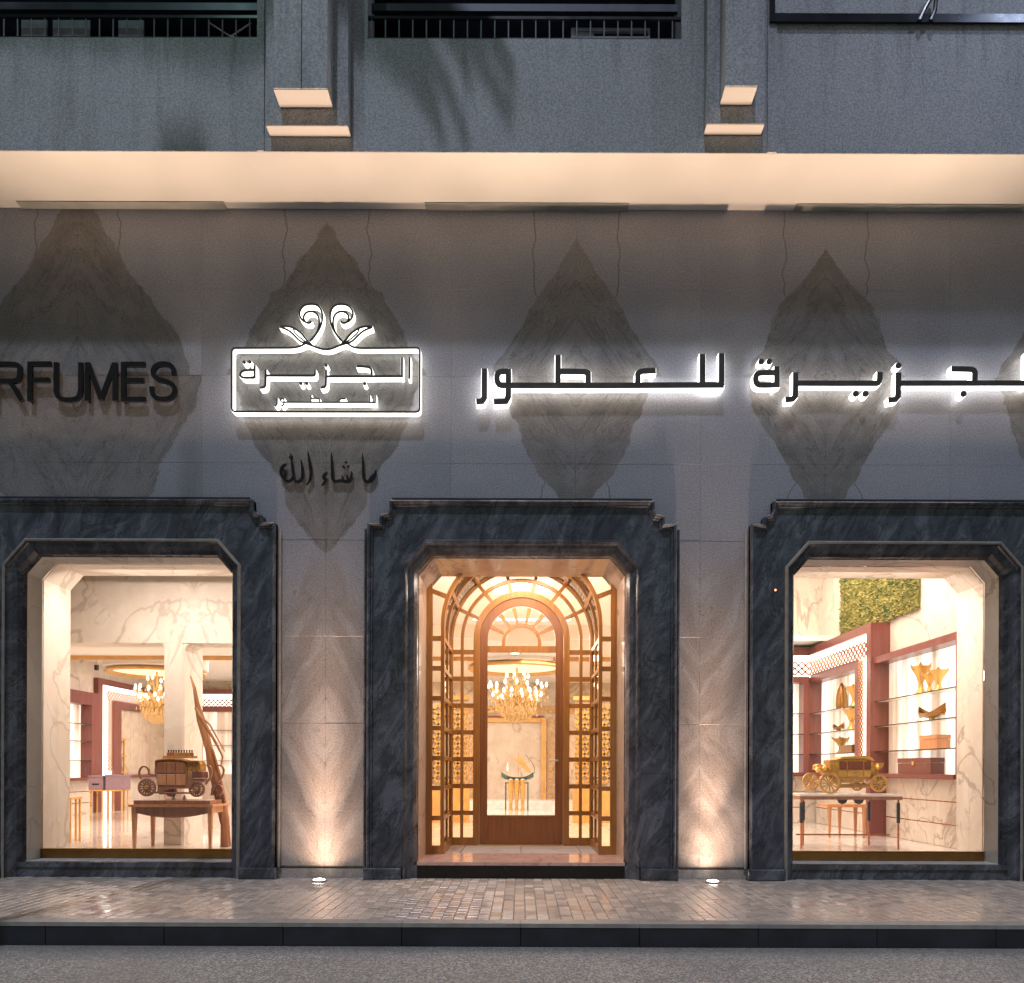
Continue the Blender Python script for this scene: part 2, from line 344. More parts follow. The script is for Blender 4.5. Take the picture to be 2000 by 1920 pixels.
# ------------------------------------------------------------------ mesh helpers
ORG = {}
class MB:
    def __init__(s): s.v = []; s.f = []; s.smooth = False
    def add(s, vs, fs):
        b = len(s.v); s.v += [tuple(v) for v in vs]; s.f += [tuple(i + b for i in f) for f in fs]; return s
    def box(s, x0, x1, y0, y1, z0, z1):
        return s.add([(x0, y0, z0), (x1, y0, z0), (x1, y1, z0), (x0, y1, z0), (x0, y0, z1), (x1, y0, z1), (x1, y1, z1), (x0, y1, z1)],
                     [(3, 2, 1, 0), (4, 5, 6, 7), (0, 1, 5, 4), (1, 2, 6, 5), (2, 3, 7, 6), (3, 0, 4, 7)])
    def chbox(s, x0, x1, y0, y1, z0, z1, c):
        """box whose front (low y) face is chamfered all round"""
        return s.add([(x0 + c, y0, z0 + c), (x1 - c, y0, z0 + c), (x1 - c, y0, z1 - c), (x0 + c, y0, z1 - c),
                      (x0, y0 + c, z0), (x1, y0 + c, z0), (x1, y0 + c, z1), (x0, y0 + c, z1),
                      (x0, y1, z0), (x1, y1, z0), (x1, y1, z1), (x0, y1, z1)],
                     [(0, 1, 2, 3), (4, 5, 1, 0), (5, 6, 2, 1), (6, 7, 3, 2), (7, 4, 0, 3), (8, 9, 5, 4), (9, 10, 6, 5), (10, 11, 7, 6), (11, 8, 4, 7), (11, 10, 9, 8)])
    def prism(s, poly, y0, y1, ax='y'):
        """poly is a list of (a, b): extruded along y (a=x, b=z), x (a=y, b=z) or z (a=x, b=y)"""
        n = len(poly)
        A = sum(poly[i][0] * poly[(i + 1) % n][1] - poly[(i + 1) % n][0] * poly[i][1] for i in range(n))
        if A < 0: poly = poly[::-1]
        g = {'y': lambda a, b, t: (a, t, b), 'x': lambda a, b, t: (t, a, b), 'z': lambda a, b, t: (a, b, t)}[ax]
        vs = [g(a, b, y0) for a, b in poly] + [g(a, b, y1) for a, b in poly]
        fs = [tuple(range(n)), tuple(range(2 * n - 1, n - 1, -1))] + [(i, i + n, (i + 1) % n + n, (i + 1) % n) for i in range(n)]
        return s.add(vs, fs)
    def tube(s, pts, rad, seg=8, cap=True):
        pts = [Vector(p) for p in pts]; n = len(pts)
        rad = rad if isinstance(rad, (list, tuple)) else [rad] * n
        vs = []; up = None
        for i, p in enumerate(pts):
            t = (pts[min(i + 1, n - 1)] - pts[max(i - 1, 0)]).normalized()
            if up is None: up = Vector((0, 0, 1)) if abs(t.z) < 0.9 else Vector((1, 0, 0))
            a = t.cross(up); a = a.normalized() if a.length > 1e-6 else Vector((1, 0, 0)); b = a.cross(t).normalized(); up = b
            for k in range(seg):
                q = 2 * math.pi * k / seg
                vs.append(p + (a * math.cos(q) + b * math.sin(q)) * rad[i])
        fs = [(i * seg + k, i * seg + (k + 1) % seg, (i + 1) * seg + (k + 1) % seg, (i + 1) * seg + k) for i in range(n - 1) for k in range(seg)]
        if cap: fs += [tuple(range(seg))[::-1], tuple((n - 1) * seg + k for k in range(seg))]
        s.smooth = True
        return s.add(vs, fs)
    def lathe(s, prof, c=(0, 0, 0), seg=16, ax='z'):
        vs = []; n = len(prof)
        for (r, h) in prof:
            for k in range(seg):
                q = 2 * math.pi * k / seg
                a, b = r * math.cos(q), r * math.sin(q)
                vs.append((c[0] + a, c[1] + b, c[2] + h) if ax == 'z' else ((c[0] + a, c[1] + h, c[2] + b) if ax == 'y' else (c[0] + h, c[1] + a, c[2] + b)))
        fs = [(i * seg + k, i * seg + (k + 1) % seg, (i + 1) * seg + (k + 1) % seg, (i + 1) * seg + k) for i in range(n - 1) for k in range(seg)]
        fs += [tuple(range(seg))[::-1], tuple((n - 1) * seg + k for k in range(seg))]
        s.smooth = True
        return s.add(vs, fs)
    def build(s, name, mat, parent=None, label=None, cat=None, group=None, kind=None, smooth=None):
        org = Vector((0, 0, 0))
        if parent is not None: org = ORG.get(parent.name, org)
        me = bpy.data.meshes.new(name)
        me.from_pydata([(v[0] - org.x, v[1] - org.y, v[2] - org.z) for v in s.v], [], s.f)
        me.materials.append(MATS[mat]); me.update()
        o = bpy.data.objects.new(name, me); C.objects.link(o)
        if parent is not None: o.parent = parent; ORG[o.name] = org
        if smooth if smooth is not None else s.smooth:
            me.polygons.foreach_set('use_smooth', [True] * len(me.polygons)); me.update()
            try: me.set_sharp_from_angle(angle=R(38))
            except Exception: pass
        return tag(o, label, cat, group, kind)
def tag(o, label=None, cat=None, group=None, kind=None):
    if label: o['label'] = label
    if cat: o['category'] = cat
    if group: o['group'] = group
    if kind: o['kind'] = kind
    return o
def thing(name, label, cat, loc, group=None):
    o = bpy.data.objects.new(name, None); o.empty_display_size = 0.1; C.objects.link(o); o.location = loc
    ORG[o.name] = Vector(loc); return tag(o, label, cat, group)
def copy_thing(root, loc, label=None, rotz=None):
    def cp(o, par):
        c = o.copy(); C.objects.link(c)
        if par is not None: c.parent = par
        for ch in o.children: cp(ch, c)
        return c
    r = cp(root, None); r.location = loc
    if rotz is not None: r.rotation_euler = (0, 0, rotz)
    if label: r['label'] = label
    return r
def arc(cx, cz, r, a0, a1, n=12):
    return [(cx + r * math.cos(R(a0 + (a1 - a0) * i / n)), cz + r * math.sin(R(a0 + (a1 - a0) * i / n))) for i in range(n + 1)]
def sector(cx, cz, r0, r1, a0, a1, n=8):
    return arc(cx, cz, r1, a0, a1, n) + arc(cx, cz, r0, a1, a0, n)
def offset(pl, o):
    """offset an open polyline to its left"""
    out = []; n = len(pl)
    nr = []
    for i in range(n - 1):
        dx, dz = pl[i + 1][0] - pl[i][0], pl[i + 1][1] - pl[i][1]; L = math.hypot(dx, dz) or 1
        nr.append((-dz / L, dx / L))
    for i, (x, z) in enumerate(pl):
        a = nr[max(i - 1, 0)]; b = nr[min(i, n - 2)]
        mx, mz = a[0] + b[0], a[1] + b[1]; L = math.hypot(mx, mz) or 1; mx /= L; mz /= L
        k = o / max(0.35, mx * b[0] + mz * b[1])
        out.append((x + mx * k, z + mz * k))
    return out
def sweep(mb, pl, prof):
    """prof: list of (offset, y); strip the polyline through the profile"""
    rings = [[(x, y, z) for x, z in offset(pl, o)] for o, y in prof]
    n = len(pl); vs = [v for r in rings for v in r]
    fs = [(i * n + k, i * n + k + 1, (i + 1) * n + k + 1, (i + 1) * n + k) for i in range(len(rings) - 1) for k in range(n - 1)]
    return mb.add(vs, fs)
def W(x, y, d):
    """a point seen at photo pixel (x, y) that lies d metres from the lens"""
    return ((x - VX) * d / F, CZ + (VY - y) * d / F)

# ------------------------------------------------------------------ ground
ZR = -0.197; YK = -2.58
MB().add([(-300, -300, ZR), (300, -300, ZR), (300, 300, ZR), (-300, 300, ZR)], [(0, 1, 2, 3)]).build('road', 'asphalt', kind='structure')
bed = MB().box(-14, 14, YK + 0.16, 0.06, ZR + 0.004, -0.012).build('pavement', 'asphalt', kind='structure')
PX, PY = 0.104, 0.124
cells = []
ny = int((-0.02 - (YK + 0.165)) / PY); nx = int(28 / PX)
for i in range(nx):
    x0 = -14 + i * PX
    for j in range(-1, ny + 1):
        y0 = YK + 0.165 + j * PY + (PY / 2 if i % 2 else 0)
        y1 = min(y0 + PY, 0.03); y0 = max(y0, YK + 0.162)
        if y1 - y0 > 0.03: cells.append((x0, y0, y1))
def paver_geo(mb, w_, l_, ox=0, oy=0, tilt=(0, 0), dz=0):
    g = 0.0022; c = 0.004
    def z(x, y): return dz + tilt[0] * (x - w_ / 2) + tilt[1] * (y - l_ / 2)
    pts = [(g + c, g + c), (w_ - g - c, g + c), (w_ - g - c, l_ - g - c), (g + c, l_ - g - c)]
    lo = [(g, g), (w_ - g, g), (w_ - g, l_ - g), (g, l_ - g)]
    vs = [(ox + x, oy + y, z(x, y)) for x, y in pts] + [(ox + x, oy + y, z(x, y) - 0.005) for x, y in lo] + [(ox + x, oy + y, -0.02) for x, y in lo]
    fs = [(0, 1, 2, 3)] + [(4 + i, 4 + (i + 1) % 4, (i + 1) % 4, i) for i in range(4)] + [(8 + i, 8 + (i + 1) % 4, 4 + (i + 1) % 4, 4 + i) for i in range(4)]
    mb.add(vs, fs)
near = sorted([c for c in cells if abs(c[0]) < 4.6], key=lambda c: (round(c[1] / PY + 0.26) , abs(c[0])))[:300]
ns = set(near)
meshes = {}
for c in near:
    L = round(c[2] - c[1], 3); k = (L, rnd.randrange(6))
    if k not in meshes:
        mb = MB(); paver_geo(mb, PX, L, tilt=(rnd.gauss(0, 0.010), rnd.gauss(0, 0.012)), dz=rnd.uniform(-0.001, 0.0015))
        me = bpy.data.meshes.new('paver'); me.from_pydata(mb.v, [], mb.f); me.materials.append(MATS['paver_stone']); me.update(); meshes[k] = me
    o = bpy.data.objects.new('paver', meshes[k]); C.objects.link(o); o.location = (c[0], c[1], 0); o.parent = bed
mb = MB()
for c in cells:
    if c not in ns: paver_geo(mb, PX, c[2] - c[1], c[0], c[1], (rnd.gauss(0, 0.010), rnd.gauss(0, 0.012)), rnd.uniform(-0.001, 0.0015))
mb.build('paver_field', 'paver_stone', bed, kind='stuff')
# kerb: pale stone cap on a dark painted face, cut into blocks
x = -14.0
kerb = MB().box(-14, 14, YK + 0.04, YK + 0.155, ZR + 0.002, -0.03).build('kerb', 'kerb_paint', kind='structure')
while x < 14:
    b = MB().chbox(x + 0.002, x + 0.998, YK, YK + 0.03, ZR + 0.002, -0.034, 0.004); b.build('kerb_stone', 'kerb_paint', kerb)
    b = MB().box(x + 0.0015, x + 0.9985, YK - 0.006, YK + 0.158, -0.032, 0.002); b.build('kerb_cap', 'kerb_stone', kerb)
    x += 1.0

# ------------------------------------------------------------------ the shop building
B = thing('perfume_shop', 'pale marble perfume shop with black stone door and window surrounds', 'building', (0, 0, 0))
XC = [-4.70, 0.0, 4.49]                                     # left window, door, right window
ZS = 7.916; YU = -0.83
# core behind the slabs
core = MB()
core.box(-14, 14, 0.045, 0.9, 4.05, ZS + 1.5)
edges = [-14] + [v for xc in XC for v in (xc - 1.45, xc + 1.45)] + [14]
for i in range(0, len(edges), 2): core.box(edges[i], edges[i + 1], 0.045, 0.9, -0.1, 4.05)
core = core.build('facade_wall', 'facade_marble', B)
# cladding slabs
seams = [-2.32 + 1.476 * k for k in range(-6, 9)]
rows = [3.88, 4.91, 5.94, 6.97, ZS]
G = 0.0007
for r in range(4):
    for i in range(len(seams) - 1):
        x0, x1, z0, z1 = seams[i], seams[i + 1], rows[r], rows[r + 1]
        if r == 0:
            z0 = 4.0 if any(abs((x0 + x1) / 2 - xc) < 2.2 for xc in XC) else z0
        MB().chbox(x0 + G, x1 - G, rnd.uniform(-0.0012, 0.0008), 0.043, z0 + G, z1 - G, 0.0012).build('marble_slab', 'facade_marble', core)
low = [0.145, 0.80, 1.83, 2.86, 3.88, 4.0]
for (xa, xb) in [(-2.90, -1.74), (1.74, 2.70), (-9, -6.5), (6.3, 9)]:
    cuts = sorted([xa, xb] + [s for s in seams if xa + 0.05 < s < xb - 0.05])
    for r in range(4):
        for i in range(len(cuts) - 1):
            z0, z1 = low[r], low[r + 1] if r < 3 else (4.0 - 0.0)
            z1 = low[r + 1] if r < 3 else 3.9985
            MB().chbox(cuts[i] + G, cuts[i + 1] - G, rnd.uniform(-0.0012, 0.0008), 0.043, z0 + G, z1 - G, 0.0012).build('marble_slab', 'facade_marble', core)
    MB().box(xa, xb, -0.004, 0.044, 0.0, 0.112).build('skirting', 'facade_marble', core)
# soffit and upper wall, left open where the upstairs windows are
sof = MB().box(-14, 14, YU + 0.004, -0.004, ZS, ZS + 0.05).build('soffit', 'soffit_paint', B)
for (xa, xb) in [(40, 440), (828, 1222), (1545, 1990)]:  # thin grey strips stand in for shade where soffit meets wall
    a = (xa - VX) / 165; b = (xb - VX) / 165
    MB().prism([(-0.118, ZS - 0.001), (-0.005, ZS - 0.001), (-0.005, ZS - 0.014), (-0.118, ZS - 0.010)], a, b, 'x').build('soffit_shadow_strip', 'soffit_shadow_grey', sof)
uw = MB()
dU = D + YU
UWIN = [(-20, W(497, 0, dU)[0], W(0, 76, dU)[1]), (W(713, 0, dU)[0], W(1326, 0, dU)[0], W(0, 71, dU)[1])]
ztop = 11.2
uw.box(-14, 14, YU, YU + 0.3, ZS + 0.003, 9.10)
x_ = [UWIN[0][1], UWIN[1][0], UWIN[1][1], 14]
zb = UWIN[0][2]
uw.box(x_[0], x_[1], YU, YU + 0.3, 9.10, ztop); uw.box(x_[2], 14, YU, YU + 0.3, 9.10, ztop)
uw.box(-14, x_[0], YU, YU + 0.3, 9.10, zb); uw.box(x_[1], x_[2], YU, YU + 0.3, 9.10, zb)
uwo = uw.build('upper_wall', 'upper_render', B)
MB().box(-14, 14, YU + 0.05, YU + 4, ztop, ztop + 0.3).build('roof_slab', 'upper_render', B)
for (a, b) in [(-13.5, x_[0]), (x_[1], x_[2])]:
    wf = MB(); wf.box(a, b, YU + 0.36, YU + 0.38, zb - 0.1, ztop)
    wf = wf.build('upper_window', 'black_void', B)
    MB().box(a, b, YU + 0.012, YU + 0.06, zb + 0.001, zb + 0.022).build('window_sill', 'dark_steel', wf)
    MB().box(a, b, YU + 0.02, YU + 0.05, zb + 0.235, zb + 0.265).build('rail', 'black_metal', wf)
    MB().box(a, b, YU + 0.20, YU + 0.24, zb + 0.50, zb + 0.58).build('window_frame', 'dark_steel', wf)
    xx = b - 0.09
    while xx > max(a, -7.5):
        MB().tube([(xx, YU + 0.035, zb + .022), (xx, YU + 0.035, zb + 0.236)], 0.008, 6).build('baluster', 'rail_metal', wf)
        xx -= 0.1473
    if a < -10:
        for (p0, p1) in [(245, 293), (120, 190), (60, 108)]:
            xa, xb = W(p0, 0, dU + .3)[0], W(p1, 0, dU + .3)[0]
            MB().box(xa, xb, YU + 0.10, YU + 0.12, zb + 0.02, zb + 0.32).build('curtain_panel', 'curtain', wf)
        MB().tube([(W(398, 0, dU)[0], YU + .08, zb + .24), (W(440, 0, dU)[0], YU + .08, zb + .09), (W(480, 0, dU)[0], YU + .08, zb + .24)], 0.008, 6).build('cross_brace', 'pale_metal', wf)
        MB().tube([(W(440, 0, dU)[0], YU + .07, zb + .09), (W(455, 0, dU)[0], YU + .07, zb + .05)], 0.01, 6).build('cross_brace', 'pale_metal', wf)
    else:
        xa, xb = W(1108, 0, dU + .3)[0], W(1258, 0, dU + .3)[0]
        m = MB(); m.box(xa, xb, YU + 0.08, YU + 0.11, zb + 0.09, zb + 0.11); m.box(xa, xb, YU + .08, YU + .11, zb + .165, zb + .20)
        m.box(xa, xa + .04, YU + .08, YU + .11, zb + .11, zb + .165); m.box(xb - .02, xb, YU + .08, YU + .11, zb + .11, zb + .165); m.box(xa + .04, xa + .25, YU + .09, YU + .11, zb + .11, zb + .165)
        m.build('radiator_case', 'curtain', wf)
# stepped pilasters
YW, YS_ = -0.972, -1.20
for (s0, s1, w0, w1, zs, zw, seam) in [(529, 635, 515, 675, 174, 246, 584), (1412, 1475, 1376, 1489, 166, 240, None)]:
    zsh = W(0, zs, D + YS_)[1]; zwd = W(0, zw, D + YW)[1]
    a, b = W(w0, 0, D + YW)[0], W(w1, 0, D + YW)[0]
    p = MB().box(a, b, YW, YU - 0.001, zwd, ztop).build('pilaster', 'upper_render', B)
    a, b = W(s0, 0, D + YS_)[0], W(s1, 0, D + YS_)[0]
    if seam:
        m = W(seam, 0, D + YS_)[0]
        MB().chbox(a, m - 0.003, YS_, YW - 0.001, zsh, ztop, 0.004).build('shaft_panel', 'upper_render', p)
        MB().chbox(m + 0.003, b, YS_, YW - 0.001, zsh, ztop, 0.004).build('shaft_panel', 'upper_render', p)
    else:
        MB().box(a, b, YS_, YW - 0.001, zsh, ztop).build('shaft_panel', 'upper_render', p)
    MB().box(a, b, YS_ + 0.01, YW - 0.003, zsh - 0.006, zsh - 0.001).build('soffit_plate', 'soffit_paint', p)
    a, b = W(w0, 0, D + YW)[0], W(w1, 0, D + YW)[0]
    MB().box(a, b, YW + 0.004, YU - 0.003, zwd - 0.006, zwd - 0.001).build('soffit_plate', 'soffit_paint', p)
# narrow raised strip of render beside the right pilaster and beside the middle window
MB().box(W(1494, 0, dU)[0], W(1511, 0, dU)[0], YU - 0.02, YU - 0.001, ZS, ztop).build('render_strip', 'upper_render', B)
MB().box(W(498, 0, dU)[0], W(512, 0, dU)[0], YU - 0.015, YU - 0.001, ZS, ztop).build('render_strip', 'upper_render', B)

# surrounds
HW, ZT, CX_, CZ_ = 1.232, 3.82, 0.175, 0.20
OPEN = [(-HW, 0.0), (-HW, ZT - CZ_), (-HW + CX_, ZT), (HW - CX_, ZT), (HW, ZT - CZ_), (HW, 0.0)]
def opening(xc, z0=0.0): return [(x + xc, max(z, z0)) for x, z in OPEN]
OUTR = [(1.55, 4.44), (1.55, 4.335), (1.575, 4.285), (1.635, 4.275), (1.665, 4.25), (1.67, 4.17), (1.81, 4.17), (1.81, 0.13)]
YF_ = -0.06
for idx, xc in enumerate(XC):
    head = [(xc - 1.55, 4.44), (xc + 1.55, 4.44)] + [(xc + x, z) for x, z in OUTR[1:7]]
    inner = offset(opening(xc), 0.150)                     # bottom-left .. bottom-right
    zj = 3.60
    hp = [(xc - x, z) for x, z in OUTR[:7]][::-1][:] + [(xc + x, z) for x, z in OUTR[:7]] + [(xc + 1.81, zj), (inner[4][0], zj), inner[4], inner[3], inner[2], inner[1], (inner[1][0], zj), (xc - 1.81, zj)]
    hp = [p for i, p in enumerate(hp) if i == 0 or p != hp[i - 1]]
    sur = MB().prism(hp, YF_, 0.044).build('door_surround' if idx == 1 else 'window_surround', 'dark_marble', B)
    for s in (-1, 1):
        xi = inner[0][0] if s < 0 else inner[-1][0]; xo = xc + s * 1.81
        a, b = min(xi, xo), max(xi, xo)
        for (z0, z1) in [(0.002, 1.25), (1.25, 2.45), (2.45, zj)]:
            MB().box(a, b, YF_, 0.044, z0 + 0.001, z1 - 0.001).build('jamb_block', 'dark_marble', sur)
        MB().chbox(a - (0.03 if s < 0 else -0.02), b + (0.03 if s > 0 else -0.02), YF_ - 0.075, YF_ - 0.001, 0.002, 0.135, 0.012).build('plinth_block', 'dark_marble', sur)
    out = [(xc - x, z) for x, z in OUTR][::-1] + [(xc + x, z) for x, z in OUTR]
    m = MB(); sweep(m, out, [(0.0, 0.002), (0.0, -0.115), (-0.018, -0.128), (-0.034, -0.118), (-0.040, -0.085), (-0.058, -0.083), (-0.066, YF_ - 0.0005)])
    m.build('outer_moulding', 'dark_marble', sur, smooth=False)
    op = opening(xc)
    m = MB(); sweep(m, op, [(0.168, YF_), (0.166, -0.082), (0.150, -0.096), (0.138, -0.094), (0.130, -0.086)]); m.build('lip', 'lip_highlight' if idx != 1 else 'dark_marble', sur, smooth=False)
    m = MB(); sweep(m, op, [(0.130, -0.086), (0.122, -0.062), (0.112, -0.045), (0.080, -0.028), (0.045, 0.01), (0.016, 0.065), (0.006, 0.118), (0.0, 0.122)])
    m.build('inner_moulding', 'dark_marble', sur, smooth=False)
    # thin metal drip bead outside the surround
    for s in (-1, 1):
        xo = xc + s * 1.845
        MB().tube([(xo, -0.035, 0.13), (xo, -0.035, 4.12)], 0.016, 8).build('edge_bead', 'kerb_stone' if idx != 1 else 'dark_marble', sur)
# opening linings and sills
FZ = 0.19
for idx, xc in enumerate(XC):
    mat = 'cream_marble' if idx == 0 else 'cream_marble_right' if idx == 2 else 'reveal_marble'
    nm = 'door_opening' if idx == 1 else 'display_window'
    op = opening(xc, 0.14)
    m = MB(); sweep(m, op, [(0.0, 0.122), (0.0, 0.395 if idx != 1 else 0.98), (0.12, 0.395 if idx != 1 else 0.98)])
    rv = m.build(nm, mat, B, smooth=False)
    if idx != 1:
        m = MB(); sweep(m, op, [(0.06, 0.425), (-0.004, 0.425), (-0.004, 0.98), (0.5, 0.98)]); m.build('inner_reveal', mat, rv, smooth=False)
        m = MB(); m.box(xc - HW, xc + HW, 0.10, 0.39, 0.12, 0.178); m.build('window_sill', 'white_lacquer', rv)
        MB().chbox(xc - HW + .001, xc + HW - .001, 0.375, 0.43, 0.180, 0.292, 0.008).build('bronze_rail', 'bronze', rv)
        MB().box(xc - HW + .001, xc + HW - .001, 0.371, 0.383, 0.294, 0.302).build('glazing_bead', 'gold', rv)
        gp = [(x, max(z, 0.29)) for x, z in offset(opening(xc), -0.001)]
        MB().prism(gp, 0.402, 0.412).build('glass_pane', 'glass', rv)
    MB().box(xc - HW - 0.13, xc + HW + 0.13, 0.02, 0.10, 0.0, 0.118 if idx != 1 else 0.150).build('base_block', 'dark_marble', rv)
    if idx != 1: MB().box(xc - HW - 0.12, xc + HW + 0.12, 0.0, 0.099, 0.120, 0.176).build('sill_nosing', 'dark_marble', rv)
    else:
        MB().box(xc - HW, xc + HW, 0.015, 0.985, 0.152, FZ).build('threshold', 'pink_marble', rv)
        MB().box(xc - HW, xc + HW, 0.012, 0.10, 0.0, 0.0 + 0.149).build('step_riser', 'black_metal', rv)

# ------------------------------------------------------------------ arched entrance screen
ZC = 3.17; YFR, YRR = 0.83, 1.98
RAILS = [0.27 + 0.388 * i for i in range(8)]
ANG = [180 - 180 * i / 7 for i in range(8)]
scr = MB().prism(sector(0, ZC, 1.0, 1.046, 0, 180, 40), YFR + .002, YFR + .058).build('entrance_screen', 'door_wood', B)
for s in (-1, 1):
    x0, x1 = sorted((s * 1.156, s * 1.233)); MB().box(x0, x1, YFR, YFR + .06, FZ, ZT + 0.1).build('stile', 'door_wood', scr)
def pane_poly(poly, y, mat='warm_glass', name='glass_pane', par=None):
    MB().prism(poly, y, y + 0.006).build(name, mat, par or scr)
def ang_poly(s, poly): return [(s * x, z) for x, z in poly]
for s in (-1, 1):
    a, b = sorted((s * 1.0, s * 1.046)); MB().box(a, b, YFR + .001, YFR + .059, FZ, ZC).build('stile', 'door_wood', scr)
    a, b = sorted((s * 1.046, s * 1.156))
    for i, z in enumerate(RAILS):
        MB().box(a + .0005, b - .0005, YFR + .006, YFR + .054, (z - .03) if i else FZ, z + .03).build('rail', 'door_wood', scr)
        if i < 7: pane_poly([(a, z + .03), (b, z + .03), (b, RAILS[i + 1] - .03), (a, RAILS[i + 1] - .03)], YFR + .027)
    # spandrel
    th = 160
    p0 = (math.cos(R(th)) * 1.046, ZC + math.sin(R(th)) * 1.046); p1 = (-1.156, ZC + math.sin(R(th)) * 1.046 + (1.156 - 0.983) * 0.42)
    dv = 0.028
    MB().prism(ang_poly(-s, [(p0[0], p0[1] - dv), (p1[0], p1[1] - dv), (p1[0], p1[1] + dv), (p0[0] + .02, p0[1] + dv)]), YFR + .006, YFR + .054).build('muntin', 'door_wood', scr)
    low_ = [(-1.156, RAILS[7] + .03), (-1.046, RAILS[7] + .03)] + [(x, z) for x, z in arc(0, ZC, 1.046, 180, th, 6)] + [(p1[0], p1[1] - dv)]
    pane_poly(ang_poly(-s, low_), YFR + .027)
    up_ = [(p1[0], p1[1] + dv)] + [(x, z) for x, z in arc(0, ZC, 1.046, th - 1, 118, 8)] + [(-0.5, ZT + .3), (-1.156, ZT + .3)]
    pane_poly(ang_poly(-s, up_), YFR + .027)
    # vault side walls: rails that run back to the rear screen
    for i, z in enumerate(RAILS):
        a, b = sorted((s * 1.0, s * 1.045))
        MB().box(a, b, YFR + .061, YRR - .001, (z - .028) if i else FZ, z + .028).build('side_rail', 'door_wood', scr)
        if i < 7:
            MB().box(s * 1.02 - .003, s * 1.02 + .003, YFR + .11, YRR - .05, z + .028, RAILS[i + 1] - .028).build('glass_pane', 'warm_glass', scr)
    for y0 in (YFR + .061, YRR - .051, (YFR + YRR) / 2 - .03):
        MB().box(a + .002, b - .002, y0, y0 + .05, RAILS[0] + .028, ZC).build('side_stile', 'door_wood', scr)
for (y0, y1) in ((YFR + .061, YFR + .12), ((YFR + YRR) / 2 - .03, (YFR + YRR) / 2 + .03), (YRR - .06, YRR - .001)):
    MB().prism(sector(0, ZC, 1.0, 1.044, 0, 180, 40), y0, y1).build('vault_rib', 'door_wood', scr)
for i in range(1, 7):
    MB().prism(sector(0, ZC, 1.002, 1.042, ANG[i] - 1.6, ANG[i] + 1.6, 2), YFR + .12, YRR - .06).build('vault_bar', 'door_wood', scr)
for i in range(7):
    MB().prism(sector(0, ZC, 1.018, 1.024, ANG[i + 1] + 1.6, ANG[i] - 1.6, 6), YFR + .12, YRR - .06).build('glass_pane', 'warm_glass', scr)
# rear screen
y0, y1 = YRR, YRR + .055
RR = [(0.99, 1.045), (0.837, 0.881), (0.607, 0.696)]
for k, (r0, r1) in enumerate(RR):
    MB().prism(sector(0, ZC, r0, r1, 0, 180, 40), y0 - (0.012 if k == 2 else 0), y1).build('arch_ring', 'door_wood', scr)
    for s in (-1, 1):
        a, b = sorted((s * r0, s * r1)); MB().box(a, b, y0 - (0.012 if k == 2 else 0), y1, FZ, ZC - .0005).build('stile', 'door_wood', scr)
for (r0, r1) in ((0.881, 0.99), (0.696, 0.837)):
    for s in (-1, 1):
        a, b = sorted((s * r0, s * r1))
        for i, z in enumerate(RAILS):
            MB().box(a, b, y0 + .004, y1 - .004, (z - .032) if i else FZ, z + .032).build('rail', 'door_wood', scr)
            top = RAILS[i + 1] - .032 if i < 7 else ZC
            pane_poly([(a, z + .032), (b, z + .032), (b, top), (a, top)], y0 + .025)
    for i in range(1, 7):
        da = math.degrees(0.024 / ((r0 + r1) / 2))
        MB().prism(sector(0, ZC, r0 - .001, r1 + .001, ANG[i] - da, ANG[i] + da, 2), y0 + .004, y1 - .004).build('muntin', 'door_wood', scr)
    for i in range(7): pane_poly(sector(0, ZC, r0, r1, ANG[i + 1] + 1.5, ANG[i] - 1.5, 6), y0 + .025)
# the door leaf
yd0, yd1 = YRR + .004, YRR + .052
leaf = MB(); leaf.prism(sector(0, ZC, 0.49, 0.604, 0, 180, 40), yd0, yd1)
leaf = leaf.build('door', 'door_wood_red', B)
for s in (-1, 1):
    a, b = sorted((s * 0.49, s * 0.604)); MB().box(a, b, yd0, yd1, FZ + .012, ZC - .0005).build('stile', 'door_wood_red', leaf)
MB().box(-.4895, .4895, yd0 + .004, yd1 - .004, FZ + .012, 0.612).build('bottom_panel', 'door_wood_red', leaf)
MB().box(-.4895, .4895, yd0 + .002, yd1 - .002, 2.985, 3.075).build('mid_rail', 'door_wood', leaf)
MB().box(-.4895, .4895, yd0 - .004, yd0 + .02, 0.613, 0.628).build('glazing_bead', 'gold', leaf)
MB().box(-.60, .60, yd0 - .01, yd1, FZ + .001, FZ + .011).build('threshold_strip', 'gold', leaf)
MB().box(-.4895, .4895, yd0 + .02, yd0 + .028, 0.628, 2.985).build('glass_pane', 'glass', leaf)
ZL = 3.12
MB().prism(sector(0, ZL, 0.235, 0.285, 0, 180, 24), yd0 + .002, yd1 - .002).build('lunette_ring', 'door_wood', leaf)
for s in (-1, 1):
    a, b = sorted((s * .235, s * .285)); MB().box(a, b, yd0 + .002, yd1 - .002, 3.075, ZL).build('lunette_stile', 'door_wood', leaf)
for i in range(1, 7):
    MB().prism(sector(0, ZL + .015, 0.282, 0.50, ANG[i] - 3.4, ANG[i] + 3.4, 2), yd0 + .003, yd1 - .003).build('muntin', 'door_wood', leaf)
for i in range(7): pane_poly(sector(0, ZL + .015, 0.286, 0.487, ANG[i + 1] + 3.5, ANG[i] - 3.5, 4), yd0 + .022, 'warm_glass', 'petal_pane', leaf)
pane_poly([(-.235, 3.076), (.235, 3.076)] + arc(0, ZL, .235, 0, 180, 20), yd0 + .022, 'warm_glass', 'lunette_pane', leaf)
h = MB(); h.tube([(.515, yd0 - .03, 1.42), (.41, yd0 - .035, 1.42)], .012, 8); h.tube([(.525, yd0 - .03, 1.42), (.525, yd0 + .003, 1.42)], .016, 8); h.build('handle', 'pale_metal', leaf)

